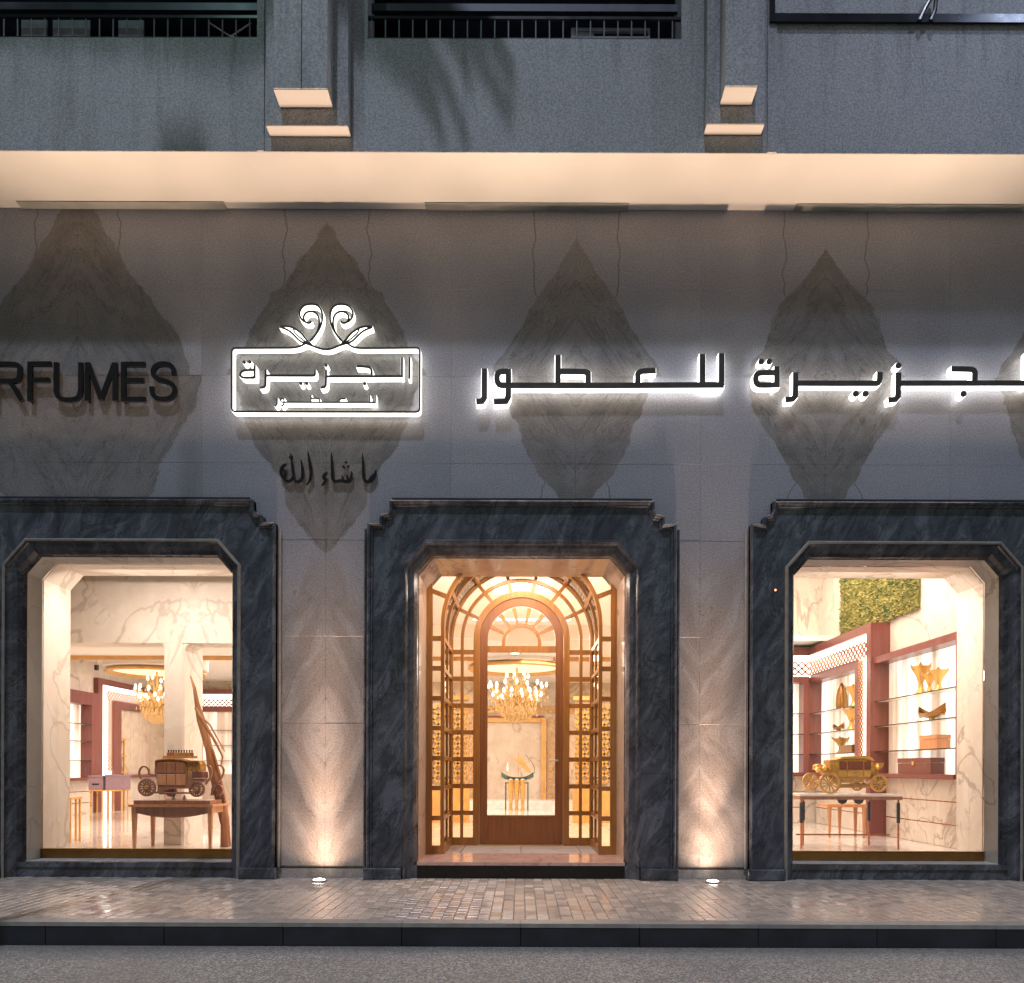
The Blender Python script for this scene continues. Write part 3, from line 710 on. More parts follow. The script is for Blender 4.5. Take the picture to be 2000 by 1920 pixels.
# ------------------------------------------------------------------ shop room
YB = 13.5; XL, XR = -10.4, 6.2
m = MB(); m.box(XL, XR, 0.98, YB, 0.0, FZ)
for idx in (0, 2): m.box(XC[idx] - HW, XC[idx] + HW, 0.43, 0.98, 0.0, FZ)
m.build('shop_floor', 'polished_floor', kind='structure')
m = MB(); m.box(XL, 3.0, 2.62, 6.0, 3.5, 3.6); m.box(XL, XR, 6.0, YB, 3.85, 3.95); m.box(XL, XR, 0.9, 2.6, 6.0, 6.1); m.box(2.9, XR, 2.6, 6.9, 6.0, 6.1)
ceil = m.build('shop_ceiling', 'ceiling_paint', kind='structure')
m = MB(); m.box(XL + .001, 3.0, 5.94, 6.0, 3.42, 3.499); m.box(XL + .001, 3.0, 5.995, 6.05, 3.5, 3.85); m.build('cove_moulding', 'cove_gold', ceil)
m = MB(); m.box(XL, XL + .05, .98, 6.5, 3.0, 3.08)
# walls
def wallbox(mat, *a): return MB().box(*a).build('shop_wall', mat, kind='structure')
wallbox('cream_marble_right', XL - .1, XL, .9, YB, 0, 6.0)
wallbox('beige_marble', XL, XR, YB, YB + .1, 0, 4.2)
wallbox('cream_marble_right', XR, XR + .1, .9, YB, 0, 6.1)
wallbox('cream_marble_right', 4.6, XR, 6.8, 6.9, 0, 6.0)
wallbox('ceiling_paint', XL, 3.0, 2.60, 2.62, 3.5, 6.0)
wallbox('ceiling_paint', 2.95, 3.0, 2.62, 6.9, 3.601, 6.0)
wallbox('ceiling_paint', 3.0, 4.6, 6.80, 6.9, 3.5, 6.0)
# shell of the facade seen from inside
wallbox('cream_marble_right', XL, XR, .982, 1.0, 4.35, 6.0)
for (a, b) in [(-14, XC[0] - 1.7), (XC[0] + 1.7, -1.26), (1.26, XC[2] - 1.7), (XC[2] + 1.7, 14)]:
    wallbox('cream_marble_right', max(a, XL), min(b, XR), .982, 1.0, 0, 4.35)
# marble beam with its pillar behind the left window
bm = MB().box(-9.5, -2.6, 1.88, 2.3, 3.085, 6.0).build('marble_beam', 'cream_marble', None, 'veined cream marble beam over the back of the left window', 'beam')
plr = thing('marble_pillar', 'slim cream marble pillar rising behind the dark coach', 'pillar', (-4.98, 2.1, FZ))
MB().prism([(-5.12, 1.882), (-4.87, 1.882), (-4.84, 1.91), (-4.84, 2.52), (-5.12, 2.52)], FZ, 3.084, 'z').build('shaft', 'cream_marble', plr)
m = MB(); m.prism([(-4.84, 3.084), (-4.84, 2.98), (-4.82, 3.04), (-4.76, 3.084)], 1.90, 2.3); m.prism([(-5.12, 3.084), (-5.12, 3.0), (-5.14, 3.05), (-5.19, 3.084)], 1.90, 2.3)
m.build('bracket', 'cream_marble', plr)
# raised plinth along the back wall
MB().box(-3.4, 3.4, YB - 1.2, YB - .001, FZ, FZ + .2).build('back_platform', 'white_lacquer', kind='structure')

# --- cabinets with glowing shelf backs, lattice bands and red frames
def lattice(mb, ax, fixed, a0, a1, z0, z1, step, t=0.012, dep=0.015):
    """diamond lattice on a wall plane: ax='x' wall at x=fixed runs along y, ax='y' wall at y=fixed runs along x"""
    n = max(1, round((a1 - a0) / step)); st = (a1 - a0) / n; H = z1 - z0; m_ = max(1, round(H / step)); sz = H / m_
    for i in range(n):
        for j in range(m_):
            c = (a0 + (i + .5) * st, z0 + (j + .5) * sz)
            for (ua, uz) in ((1, 1), (1, -1)):
                p = [(c[0] - ua * st / 2, c[1] - uz * sz / 2), (c[0] + ua * st / 2, c[1] + uz * sz / 2)]
                L = math.hypot(st, sz); nx_, nz_ = -(uz * sz) / L * t / 2, (ua * st) / L * t / 2
                q = [(p[0][0] + nx_, p[0][1] + nz_), (p[1][0] + nx_, p[1][1] + nz_), (p[1][0] - nx_, p[1][1] - nz_), (p[0][0] - nx_, p[0][1] - nz_)]
                mb.prism(q, fixed, fixed + dep, 'x' if ax == 'x' else 'y')
def side_box(mb, a0, a1, d0, d1, z0, z1, side):
    """box on a side wall; a = along y, d = distance out of the wall"""
    if side == 'R': mb.box(XR - d1, XR - d0, a0, a1, z0, z1)
    elif side == 'L': mb.box(XL + d0, XL + d1, a0, a1, z0, z1)
    elif side == 'B': mb.box(a0, a1, YB - d1, YB - d0, z0, z1)
    else: mb.box(a0, a1, 6.8 - d1, 6.8 - d0, z0, z1)
    return mb
def yR(px): return XR * F / (px - VX) - D      # y of a point on the right wall seen at photo column px
def cabinet(label, side, a0, a1, z0, z1, shelves, fw=0.10, base_lines=True, extra_z=None, sy=0.28):
    mid = {'R': (XR, (a0 + a1) / 2), 'L': (XL, (a0 + a1) / 2), 'B': ((a0 + a1) / 2, YB), 'S': ((a0 + a1) / 2, 6.8)}[side]
    t = thing('display_cabinet', label, 'cabinet', (mid[0], mid[1], FZ), 'wall cabinets with lit shelves')
    side_box(MB(), a0 + fw, a1 - fw, .004, .02, z0, z1, side).build('light_or_glow_panel', 'glow_panel', t)
    for (p, q, r, s_) in [(a0, a0 + fw, z0 - .06, z1 + fw), (a1 - fw, a1, z0 - .06, z1 + fw)]: side_box(MB(), p, q, .003, sy, r, s_, side).build('stile', 'cabinet_wood', t)
    side_box(MB(), a0 + fw, a1 - fw, .003, sy, z1, z1 + fw, side).build('top_rail', 'cabinet_wood', t)
    side_box(MB(), a0 + fw, a1 - fw, .003, sy + .03, z0 - .06, z0, side).build('bottom_rail', 'cabinet_wood', t)
    for z in shelves:
        side_box(MB(), a0 + fw, a1 - fw, .021, sy - .03, z - .012, z, side).build('shelf', 'white_lacquer', t)
        side_box(MB(), a0 + fw, a1 - fw, sy - .03, sy - .022, z - .014, z + .002, side).build('shelf_edge', 'black_metal', t)
    if base_lines:
        zz = FZ; k = 3; hgt = (z0 - .06 - FZ) / k
        for i in range(k):
            side_box(MB(), a0, a1, .003, .06, zz + .004, zz + hgt - .014, side).build('base_panel', 'cream_marble_right', t)
            side_box(MB(), a0, a1, .003, .054, zz + hgt - .013, zz + hgt + .003, side).build('inlay', 'copper_tube', t)
            zz += hgt
    return t
ZSH = [2.45, 2.03, 1.61]
a_near, a_r1 = 1.25, yR(1753) + .16
cabinet('lit shelf cabinet nearest the right end of the right window', 'R', a_near, yR(1726), 1.24, 3.08, ZSH, 0.11)
cabinet('lit shelf cabinet inside the tall portal above the gold coach', 'R', yR(1708), yR(1600) - .0, 1.24, 3.08, ZSH, 0.16)
cabinet('narrow lit shelf cabinet on the short wall left of the gold coach', 'S', 4.7, XR - .30, 1.24, 3.08, ZSH, 0.12)
# tall portal: outer red frame, lattice band, LED strip
t = thing('shelf_portal', 'tall red framed portal with a lit gold lattice round the shelves', 'portal', (XR, 4.5, FZ))
ya, yb = yR(1738), yR(1600)
side_box(MB(), ya, ya + .16, .003, .33, FZ, 3.78, 'R').build('stile', 'cabinet_wood', t)
side_box(MB(), ya + .161, yb + .3, .003, .33, 3.63, 3.78, 'R').build('top_rail', 'cabinet_wood', t)
side_box(MB(), ya + .161, yb, .25, .27, 3.185, 3.63, 'R').build('light_or_glow_panel', 'led_strip', t)
side_box(MB(), ya + .161, ya + .50, .25, .27, 1.2, 3.18, 'R').build('light_or_glow_panel', 'led_strip', t)
m = MB(); lattice(m, 'x', XR - .31, ya + .161, yb, 3.23, 3.5, .14, .028); m.build('lattice', 'copper_tube', t)
m = MB(); lattice(m, 'x', XR - .31, ya + .34, ya + .52, 1.2, 3.2, .10, .024); m.build('lattice', 'copper_tube', t)
MB().box(4.6, XR - .331, 6.47, 6.797, 3.63, 3.78).build('top_rail', 'cabinet_wood', t)
MB().box(4.6, XR - .27, 6.53, 6.55, 3.185, 3.63).build('light_or_glow_panel', 'led_strip', t)
m = MB(); lattice(m, 'y', 6.50, 4.6, XR - .32, 3.23, 3.5, .14, .028); m.build('lattice', 'copper_tube', t)
# moss panel: thousands of small tufts
mp = thing('moss_panel', 'green moss panel hung high on the pale marble wall', 'wall panel', (XR, 4.2, 3.83))
side_box(MB(), yR(1797), yR(1646), .003, .05, 3.83, 5.5, 'R').build('backing', 'moss', mp)
m = MB()
for _ in range(5200):
    y = rnd.uniform(yR(1797), yR(1646)); z = rnd.uniform(3.81, 5.5); r = rnd.uniform(.02, .055); d_ = rnd.uniform(.05, .10)
    a = rnd.uniform(0, 6.28); x = XR - d_
    vs = [(XR - .04, y + r * math.cos(a + k * 2.09), z + r * math.sin(a + k * 2.09)) for k in range(3)] + [(x, y + rnd.gauss(0, .012), z + rnd.gauss(0, .012))]
    m.add(vs, [(0, 1, 3), (1, 2, 3), (2, 0, 3)])
m.build('moss_tufts', 'moss', mp, kind='stuff')
# marble panels on the right wall (seams)
# objects on the shelves
def on_wall(y, z, d_=.13): return (XR - d_, y, z + .002)
def vase(label, loc, h_, r_, mat='gold', n=6):
    t = thing('flared_vase', label, 'vase', loc)
    x, y, z = loc
    MB().lathe([(r_ * .55, 0), (r_ * .5, h_ * .04), (r_ * .28, h_ * .2), (r_ * .24, h_ * .42), (r_ * .5, h_ * .7), (r_, h_), (r_ * .9, h_ * .99), (r_ * .4, h_ * .7)], (x, y, z), 12).build('vessel', mat, t)
    m = MB()
    for k in range(n):
        q = 2 * math.pi * k / n
        m.add([(x + r_ * .93 * math.cos(q - .28), y + r_ * .93 * math.sin(q - .28), z + h_ * .97), (x + r_ * .93 * math.cos(q + .28), y + r_ * .93 * math.sin(q + .28), z + h_ * .97), (x + r_ * 1.12 * math.cos(q), y + r_ * 1.12 * math.sin(q), z + h_ * 1.13), (x + r_ * .8 * math.cos(q), y + r_ * .8 * math.sin(q), z + h_ * .95)], [(0, 1, 2), (0, 3, 2), (3, 1, 2)])
    m.build('rim_points', mat, t)
vase('tall flared gold vase on the top shelf, leftmost of three', on_wall(yR(1815), 2.45), .42, .15)
vase('small flared gold cup right of the tallest vase', on_wall(yR(1832), 2.45), .27, .11)
vase('middle sized gold vase at the right end of the top shelf', on_wall(yR(1850), 2.45), .30, .14)
vase('crown shaped gold vase on the top shelf above the gold coach', on_wall(yR(1682), 2.45), .36, .17)
vase('flared gold vase on the second shelf above the gold coach', on_wall(yR(1677), 2.03), .38, .17)
vase('pale crown cup on the lowest shelf above the gold coach', on_wall(yR(1656), 1.61), .28, .17, 'antique_gold')
t = on_wall(yR(1657), 2.45)
MB().lathe([(.10, 0), (.11, .06), (.10, .25), (.07, .38), (.02, .48), (.001, .5)], t, 12).build('egg_sculpture', 'bronze', None, 'tall pointed amber egg on the top shelf beside the crown vase', 'sculpture')
def model_boat(label, loc, L, ax='y', hull='bronze', sail=False):
    t = thing('model_boat', label, 'model boat', loc); x, y, z = loc
    n = 9; hull_v = []; m = MB()
    for i in range(n):
        u = -1 + 2 * i / (n - 1); wd = L * .13 * (1 - u * u) ** .6 + .004; up = L * .17 * abs(u) ** 2.6 + L * .10
        for (o_, h_) in ((-wd, up), (-wd * .6, L * .03 + up * .25 * abs(u)), (0, up * .6 * abs(u) ** 2), (wd * .6, L * .03 + up * .25 * abs(u)), (wd, up)):
            hull_v.append((x + o_, y + u * L / 2, z + h_ + .05 * L) if ax == 'y' else (x + u * L / 2, y + o_, z + h_ + .05 * L))
    m.add(hull_v, [(i * 5 + k, i * 5 + k + 1, i * 5 + k + 6, i * 5 + k + 5) for i in range(n - 1) for k in range(4)]); m.build('hull', hull, t, smooth=True)
    m = MB()
    if ax == 'y': m.box(x - .02, x + .02, y - L * .42, y + L * .42, z + .08 * L, z + .12 * L)
    else: m.box(x - L * .42, x + L * .42, y - .02, y + .02, z + .08 * L, z + .12 * L)
    m.build('deck', 'antique_gold', t)
    MB().box(x - .03, x + .03, y - .03, y + .03, z, z + .06 * L + .001).build('stand', 'antique_gold', t)
    return t
model_boat('gold model dhow on the middle shelf under the three vases', on_wall(yR(1838), 2.03, .14), .75)
b = model_boat('low carved gold tray boat on the second shelf above the gold coach', on_wall(yR(1652), 2.03, .14), .5)
def casket(label, loc, sy_, sz_, mat, clasp=True):
    t = thing('casket', label, 'box', loc); x, y, z = loc
    MB().box(x - .10, x + .10, y - sy_ / 2, y + sy_ / 2, z, z + sz_ * .68).build('body', mat, t)
    MB().box(x - .104, x + .104, y - sy_ / 2 - .004, y + sy_ / 2 + .004, z + sz_ * .70, z + sz_).build('lid', mat, t)
    if clasp: MB().box(x - .114, x - .105, y - .03, y + .03, z + sz_ * .55, z + sz_ * .8).build('clasp', 'gold', t)
casket('honey wooden box on the lower shelf at the right edge', on_wall(yR(1843), 1.61, .13), .46, .20, 'table_wood', False)
casket('long dark red leather box with a gold clasp at the bottom of the cabinet', (XR - .14, yR(1815), 1.242), .95, .24, 'leather')
casket('small amber wooden box beside the pale crown cup', on_wall(yR(1675), 1.61, .13), .55, .14, 'bronze', False)

# --- left wall and back wall
def yL(px): return XL * F / (px - VX) - D
cabinet('lit shelf cabinet at the far left edge of the left window', 'L', 6.5, yL(170), 1.05, 2.75, [2.3, 1.9, 1.45], .30, True)
t = thing('mirror_portal', 'large red framed portal with a lattice border round a beige marble mirror', 'portal', (XL, 11.0, FZ))
ya, yb = yL(182), YB
side_box(MB(), ya, ya + .20, .003, .12, FZ, 3.47, 'L').build('stile', 'cabinet_wood', t)
side_box(MB(), ya + .201, yb, .003, .12, 3.32, 3.47, 'L').build('top_rail', 'cabinet_wood', t)
side_box(MB(), ya + .201, ya + .66, .06, .08, FZ, 3.32, 'L').build('light_or_glow_panel', 'led_strip', t)
side_box(MB(), ya + .661, yb, .06, .08, 2.98, 3.32, 'L').build('light_or_glow_panel', 'led_strip', t)
m = MB(); lattice(m, 'x', XL + .10, ya + .4, yb, 2.98, 3.2, .13, .028); m.build('lattice', 'copper_tube', t)
m = MB(); lattice(m, 'x', XL + .10, ya + .45, ya + .66, 1.2, 2.98, .10, .024); m.build('lattice', 'copper_tube', t)
side_box(MB(), ya + .68, ya + 1.05, .003, .13, FZ, 2.98, 'L').build('stile', 'cabinet_wood', t)
side_box(MB(), ya + 1.051, yb, .003, .13, 2.80, 2.98, 'L').build('inner_rail', 'cabinet_wood', t)
# back wall, left part: beige marble mirror wall
def cabB(label, x0, x1, zt, lit=False):
    t = thing('wall_portal', label, 'portal', ((x0 + x1) / 2, YB, FZ))
    side_box(MB(), x0, x0 + .16, .003, .22, FZ, zt, 'B').build('stile', 'cabinet_wood', t)
    side_box(MB(), x1 - .16, x1, .003, .22, FZ, zt, 'B').build('stile', 'cabinet_wood', t)
    side_box(MB(), x0 + .16, x1 - .16, .003, .22, zt - .14, zt, 'B').build('top_rail', 'cabinet_wood', t)
    side_box(MB(), x0 + .16, x1 - .16, .003, .02, zt - .50, zt - .14, 'B').build('light_or_glow_panel', 'led_strip', t)
    m = MB(); lattice(m, 'y', YB - .09, x0 + .16, x1 - .16, zt - .50, zt - .26, .13, .028); m.build('lattice', 'copper_tube', t)
    side_box(MB(), x0 + .16, x1 - .16, .003, .18, zt - .66, zt - .5, 'B').build('inner_rail', 'cabinet_wood', t)
    if lit:
        side_box(MB(), x0 + .3, x1 - .3, .003, .02, 1.1, zt - .66, 'B').build('light_or_glow_panel', 'glow_panel', t)
        for z in (1.5, 1.95, 2.4): side_box(MB(), x0 + .3, x1 - .3, .02, .2, z - .015, z, 'B').build('shelf', 'copper_tube', t)
    return t
pl_ = MB(); 
t = thing('mirror_wall', 'beige book matched marble mirror wall behind the left chandelier', 'mirror', (XL, 12.4, 1.02))
for (a, b) in [(yL(217), yL(252)), (yL(252) + .01, yL(290)), (yL(290) + .01, YB - .02)]:
    side_box(MB(), a, b, .003, .03, 1.10, 2.795, 'L').build('panel', 'beige_marble', t)
side_box(MB(), yL(215), YB - .02, .003, .14, 1.02, 1.10, 'L').build('ledge', 'cabinet_wood', t)
cabB('red wall portal with lit shelves right of the driftwood in the left window', -9.75, -7.2, 3.6, True)
cabB('red wall portal with lit shelves between window and door', -6.9, -4.4, 3.6, True)
# central niche seen through the door: gold frame, lattice of rosettes
t = thing('niche_frame', 'gold frame with rosette frieze round the marble niche at the back', 'frame', (0, YB, FZ))
zt = 2.80
side_box(MB(), -1.1, .66, .003, .10, zt, zt + .06, 'B').build('dark_rail', 'cabinet_wood', t)
side_box(MB(), -1.1, .58, .003, .08, zt - .14, zt - .001, 'B').build('gilt_rail', 'cove_gold', t)
side_box(MB(), .59, .74, .003, .10, FZ, zt - .001, 'B').build('gilt_post', 'cove_gold', t)
side_box(MB(), -1.25, -1.1, .003, .10, FZ, zt - .001, 'B').build('gilt_post', 'cove_gold', t)
side_box(MB(), -3.1, 3.1, .003, .02, zt + .06, zt + .42, 'B').build('light_or_glow_panel', 'beige_marble', t)
for (x0, x1, z0, z1) in [(-3.1, 3.1, zt + .08, zt + .40)]:
    n = int((x1 - x0) / .26)
    for i in range(n):
        cx = x0 + (i + .5) * .26; cz = (z0 + z1) / 2; m = MB()
        for q in range(4):
            an = R(45 + 90 * q); px, pz = cx + .085 * math.cos(an), cz + .085 * math.sin(an)
            poly = [(px + .075 * math.cos(an) * math.cos(k) - .035 * math.sin(an) * math.sin(k), pz + .075 * math.sin(an) * math.cos(k) + .035 * math.cos(an) * math.sin(k)) for k in [2 * math.pi * j / 8 for j in range(8)]]
            m.prism(poly, YB - .06, YB - .03)
        m.prism(sector(cx, cz, .11, .128, 0, 359.9, 16), YB - .05, YB - .03)
        m.build('rosette', 'cove_gold', t)
for i in range(11):      # climbing rosettes on the right of the niche
    m = MB(); cz = .4 + i * .22
    for sx_ in (.86, 1.08, 1.30, -1.4, -1.62, -1.84):
        m.prism(sector(sx_, cz + .11, .07, .10, 0, 359.9, 12), YB - .05, YB - .03); m.prism(sector(sx_, cz, .02, .06, 0, 359.9, 8), YB - .055, YB - .03)
    m.build('rosette_row', 'cove_gold', t)
# round mirrored screens standing left and right of the vestibule: gold leaf screens
for s, lb in ((-1, 'gold leaf lattice screen left of the entrance seen through the panes'), (1, 'gold leaf lattice screen right of the entrance seen through the panes')):
    t = thing('lattice_screen', lb, 'screen', (s * 1.8, 6.5, FZ))
    m = MB(); lattice(m, 'y', 6.5, min(s * 1.1, s * 2.5), max(s * 1.1, s * 2.5), 1.0, 2.6, .20, .045, .03); m.build('lattice', 'gold', t)
    MB().box(min(s * 1.1, s * 2.5), max(s * 1.1, s * 2.5), 6.56, 6.60, 0.9, 2.7).build('panel', 'beige_marble', t)
    MB().box(min(s * 1.06, s * 2.54), max(s * 1.06, s * 2.54), 6.46, 6.62, FZ, .9).build('base', 'cove_gold', t)
    MB().box(min(s * 1.06, s * 2.54), max(s * 1.06, s * 2.54), 6.46, 6.62, 2.7, 2.78).build('top_rail', 'cove_gold', t)
# model dhow on a table seen through the door
t = thing('side_table', 'dark green legged side table at the back of the shop', 'table', (-.13, 11.2, FZ))
m = MB(); m.box(-.43, .20, 11.0, 11.35, .90, .93); m.build('tabletop', 'green_glaze', t)
for (x, y) in [(-.41, 11.02), (.18, 11.02), (-.41, 11.32), (.18, 11.32)]: MB().box(x - .016, x + .016, y - .016, y + .016, FZ, .90).build('leg', 'green_glaze', t)
for k, x in enumerate((-.27, -.115, .04)):
    t = thing('gold_urn', ['pale gold fluted urn under the dhow, left of three', 'pale gold fluted urn under the dhow, middle of three', 'pale gold fluted urn under the dhow, right of three'][k], 'urn', (x, 10.9, FZ), 'fluted urns under the dhow')
    MB().lathe([(.05, 0), (.055, .03), (.035, .10), (.055, .35), (.075, .6), (.065, .74), (.08, .80), (.02, .80)], (x, 10.9, FZ), 12).build('vessel', 'gold', t)
    MB().lathe([(.06, .81), (.065, .82), (.01, .84)], (x, 10.9, FZ), 12).build('lid', 'white_lacquer', t)
t = model_boat('green model dhow with a folded gold sail at the back of the shop', (-.1, 11.17, .932), .86, 'x', 'green_glaze')
m = MB(); m.tube([(-.08, 11.17, 1.05), (-.08, 11.17, 1.72)], .009, 6); m.build('mast', 'antique_gold', t)
m = MB(); m.prism([(-.26, 1.58), (-.22, 1.53), (.02, 1.36), (.14, 1.22), (.28, 1.16), (.24, 1.26), (.06, 1.50), (-.06, 1.68), (-.09, 1.5)], 11.16, 11.18); m.build('sail', 'cove_gold', t)
m = MB(); m.tube([(.28, 11.17, 1.09), (.36, 11.17, 1.2), (.35, 11.17, 1.34), (.26, 11.17, 1.5), (.12, 11.17, 1.66)], .01, 6); m.build('prow_rope', 'green_glaze', t)
m = MB(); m.lathe([(.03, 0), (.04, .12), (.018, .18), (.02, .23), (.001, .24)], (-.36, 11.17, 1.22), 8); m.build('figure', 'white_lacquer', t)

# --- chandeliers under round domes
def chandelier(label, x, y, ztop_, rad, n_out, dome_label):
    dz = 3.85 if y > 6 else 3.5
    t = thing('ceiling_dome', dome_label, 'ceiling dome', (x, y, dz))
    zc = ztop_
    m = MB(); m.lathe([(.88, .0), (.98, -.02), (1.02, -.07), (.98, -.10), (.88, -.06), (.86, .0)], (x, y, zc), 40); m.build('gilt_rim', 'cove_gold', t)
    m = MB(); m.lathe([(.87, -.03), (.6, .0), (.02, .01)], (x, y, zc), 40); m.build('glowing_dish', 'dome_glow', t)
    MB().lathe([(1.02, .0), (1.05, .02), (1.05, dz - zc - .001), (.9, dz - zc - .001)], (x, y, zc), 40).build('drum', 'ceiling_paint', t)
    c = thing('chandelier', label, 'chandelier', (x, y, zc - 1.2), 'crystal chandeliers hanging in the shop')
    m = MB(); m.tube([(x, y, zc - .02), (x, y, zc - 1.05)], .02, 8); m.lathe([(.01, 0), (.09, .06), (.05, .14), (.12, .22), (.03, .34)], (x, y, zc - 1.05), 12); m.build('stem', 'gold', c)
    rr = random.Random(int(x * 100) + 3)
    for tier, (r_, n, dz_) in enumerate([(rad, n_out, -.42), (rad * .72, n_out - 4, -.66), (rad * .42, n_out - 9, -.22), (rad * .85, n_out, -.58)]):
        for k in range(n):
            a = 2 * math.pi * (k + .5 * (tier % 2)) / n; ca, sa = math.cos(a), math.sin(a)
            rx = r_ * rr.uniform(.9, 1.05); z1 = zc + dz_ + rr.uniform(-.03, .03)
            m = MB(); m.tube([(x, y, z1 - .18), (x + rx * .45 * ca, y + rx * .45 * sa, z1 - .26), (x + rx * .85 * ca, y + rx * .85 * sa, z1 - .14), (x + rx * ca, y + rx * sa, z1 - .03)], .012, 5)
            arm = m.build('arm', 'gold', c)
            MB().lathe([(.010, 0), (.028, .025), (.032, .055), (.015, .10), (.001, .11)], (x + rx * ca, y + rx * sa, z1 - .03), 8).build('bulb', 'bulb', arm)
            m = MB()
            for _ in range(9):
                u = rr.uniform(.25, 1.08); px, py = x + rx * u * ca + rr.gauss(0, .02), y + rx * u * sa + rr.gauss(0, .02); pz = z1 - .02 - rr.uniform(0, .30)
                L = rr.uniform(.05, .11); w_ = .017
                m.add([(px, py, pz + .02), (px + w_, py, pz - L * .6), (px, py + w_, pz - L * .6), (px - w_, py, pz - L * .6), (px, py - w_, pz - L * .6), (px, py, pz - L)],
                      [(0, 1, 2), (0, 2, 3), (0, 3, 4), (0, 4, 1), (5, 2, 1), (5, 3, 2), (5, 4, 3), (5, 1, 4)])
            m.build('crystal_drops', 'crystal', arm, smooth=False)
    m = MB()
    for _ in range(700):     # the crystal basket
        a = rr.uniform(0, 6.283); u = rr.uniform(0, 1) ** .6; r_ = rad * .66 * u; pz = zc - .78 - .30 * math.sqrt(max(0, 1 - u * u)) + rr.uniform(-.03, .03)
        px, py = x + r_ * math.cos(a), y + r_ * math.sin(a); L = rr.uniform(.05, .10); w_ = .016
        m.add([(px, py, pz + .03), (px + w_, py, pz - L * .5), (px, py + w_, pz - L * .5), (px - w_, py, pz - L * .5), (px, py - w_, pz - L * .5), (px, py, pz - L)],
              [(0, 1, 2), (0, 2, 3), (0, 3, 4), (0, 4, 1), (5, 2, 1), (5, 3, 2), (5, 4, 3), (5, 1, 4)])
    m.build('crystal_basket', 'crystal', c, smooth=False)
    return c
chandelier('large crystal chandelier seen through the glass of the door', W(1009, 0, 15.6)[0], 6.7, 3.42, .60, 16, 'round gilded ceiling dome over the chandelier behind the door')
chandelier('smaller crystal chandelier half hidden by the marble pillar', W(305, 0, 16.5)[0], 7.6, 3.42, .46, 13, 'round gilded ceiling dome over the chandelier in the left window')
# downlights in the ceiling
for k, (px, py_, d_) in enumerate([(190, 1266, 13.4), (290, 1266, 13.6), (400, 1264, 13.6), (1005, 1284, 14.3)]):
    x = (px - VX) * d_ / F; y = d_ - D
    y = min(y, 5.7)
    t = thing('ceiling_downlight', ['round downlight at the left end of the shop ceiling', 'round downlight in the shop ceiling left of the marble pillar', 'round downlight in the shop ceiling right of the marble pillar', 'small round downlight in the ceiling seen at the top of the door glass'][k], 'downlight', (x, y, 3.5), 'ceiling downlights in the shop')
    MB().lathe([(.13, 0), (.13, -.015), (.09, -.02), (.09, -.001)], (x, y, 3.499), 20).build('rim', 'white_lacquer', t)
    MB().lathe([(.085, -.004), (.085, -.012)], (x, y, 3.499), 20).build('lens', 'downlight', t)
# ------------------------------------------------------------------ display in the left window
TF, TB = 10.15 - D, 10.72 - D
tx0, tx1 = -5.25, -4.165
t = thing('display_table', 'wooden display table with curved apron and tapered legs in the left window', 'table', ((tx0 + tx1) / 2, (TF + TB) / 2, FZ))
ZTT = .80
m = MB(); m.box(tx0 - .03, tx1 + .02, TF - .02, TB + .02, ZTT - .032, ZTT); m.build('tabletop', 'table_wood', t)
for (x, y) in [(tx0 + .03, TF + .03), (tx1 - .03, TF + .03), (tx0 + .03, TB - .03), (tx1 - .03, TB - .03)]:
    m = MB(); a, b = .030, .016; z0, z1 = FZ + .001, ZTT - .033
    m.add([(x - b, y - b, z0), (x + b, y - b, z0), (x + b, y + b, z0), (x - b, y + b, z0), (x - a, y - a, z1), (x + a, y - a, z1), (x + a, y + a, z1), (x - a, y + a, z1)],
          [(3, 2, 1, 0), (4, 5, 6, 7), (0, 1, 5, 4), (1, 2, 6, 5), (2, 3, 7, 6), (3, 0, 4, 7)]); m.build('leg', 'table_wood', t)
xm = (tx0 + tx1) / 2
ap = [(tx0 + .065, ZTT - .034), (tx0 + .065, ZTT - .12)] + [(xm + (tx1 - tx0 - .13) / 2 * u, ZTT - .115 - .065 * (1 - u * u)) for u in [-.9 + .2 * i for i in range(10)]] + [(tx1 - .065, ZTT - .12), (tx1 - .065, ZTT - .034)]
MB().prism(ap, TF + .01, TF + .03).build('apron', 'coach_wood', t)
MB().box(tx1 - .04, tx1 - .02, TF + .065, TB - .065, ZTT - .12, ZTT - .034).build('side_apron', 'table_wood', t)
MB().box(tx0 + .02, tx1 - .03, TF + .02, TB - .06, ZTT + .001, ZTT + .055).build('riser', 'coach_wood', None, 'dark wooden riser slab lying on the left display table', 'riser')
ZP = ZTT + .056
def wheel(par, x, y, z, r, mat, th=.03, spokes=10):
    wl = MB(); n = 24
    a = [(x + r * math.cos(2 * math.pi * k / n), z + r * math.sin(2 * math.pi * k / n)) for k in range(n)]
    wl.prism(sector(x, z, r * .80, r, 0, 359.99, 28), y - th / 2, y + th / 2)
    wl = wl.build('wheel', mat, par)
    return wl
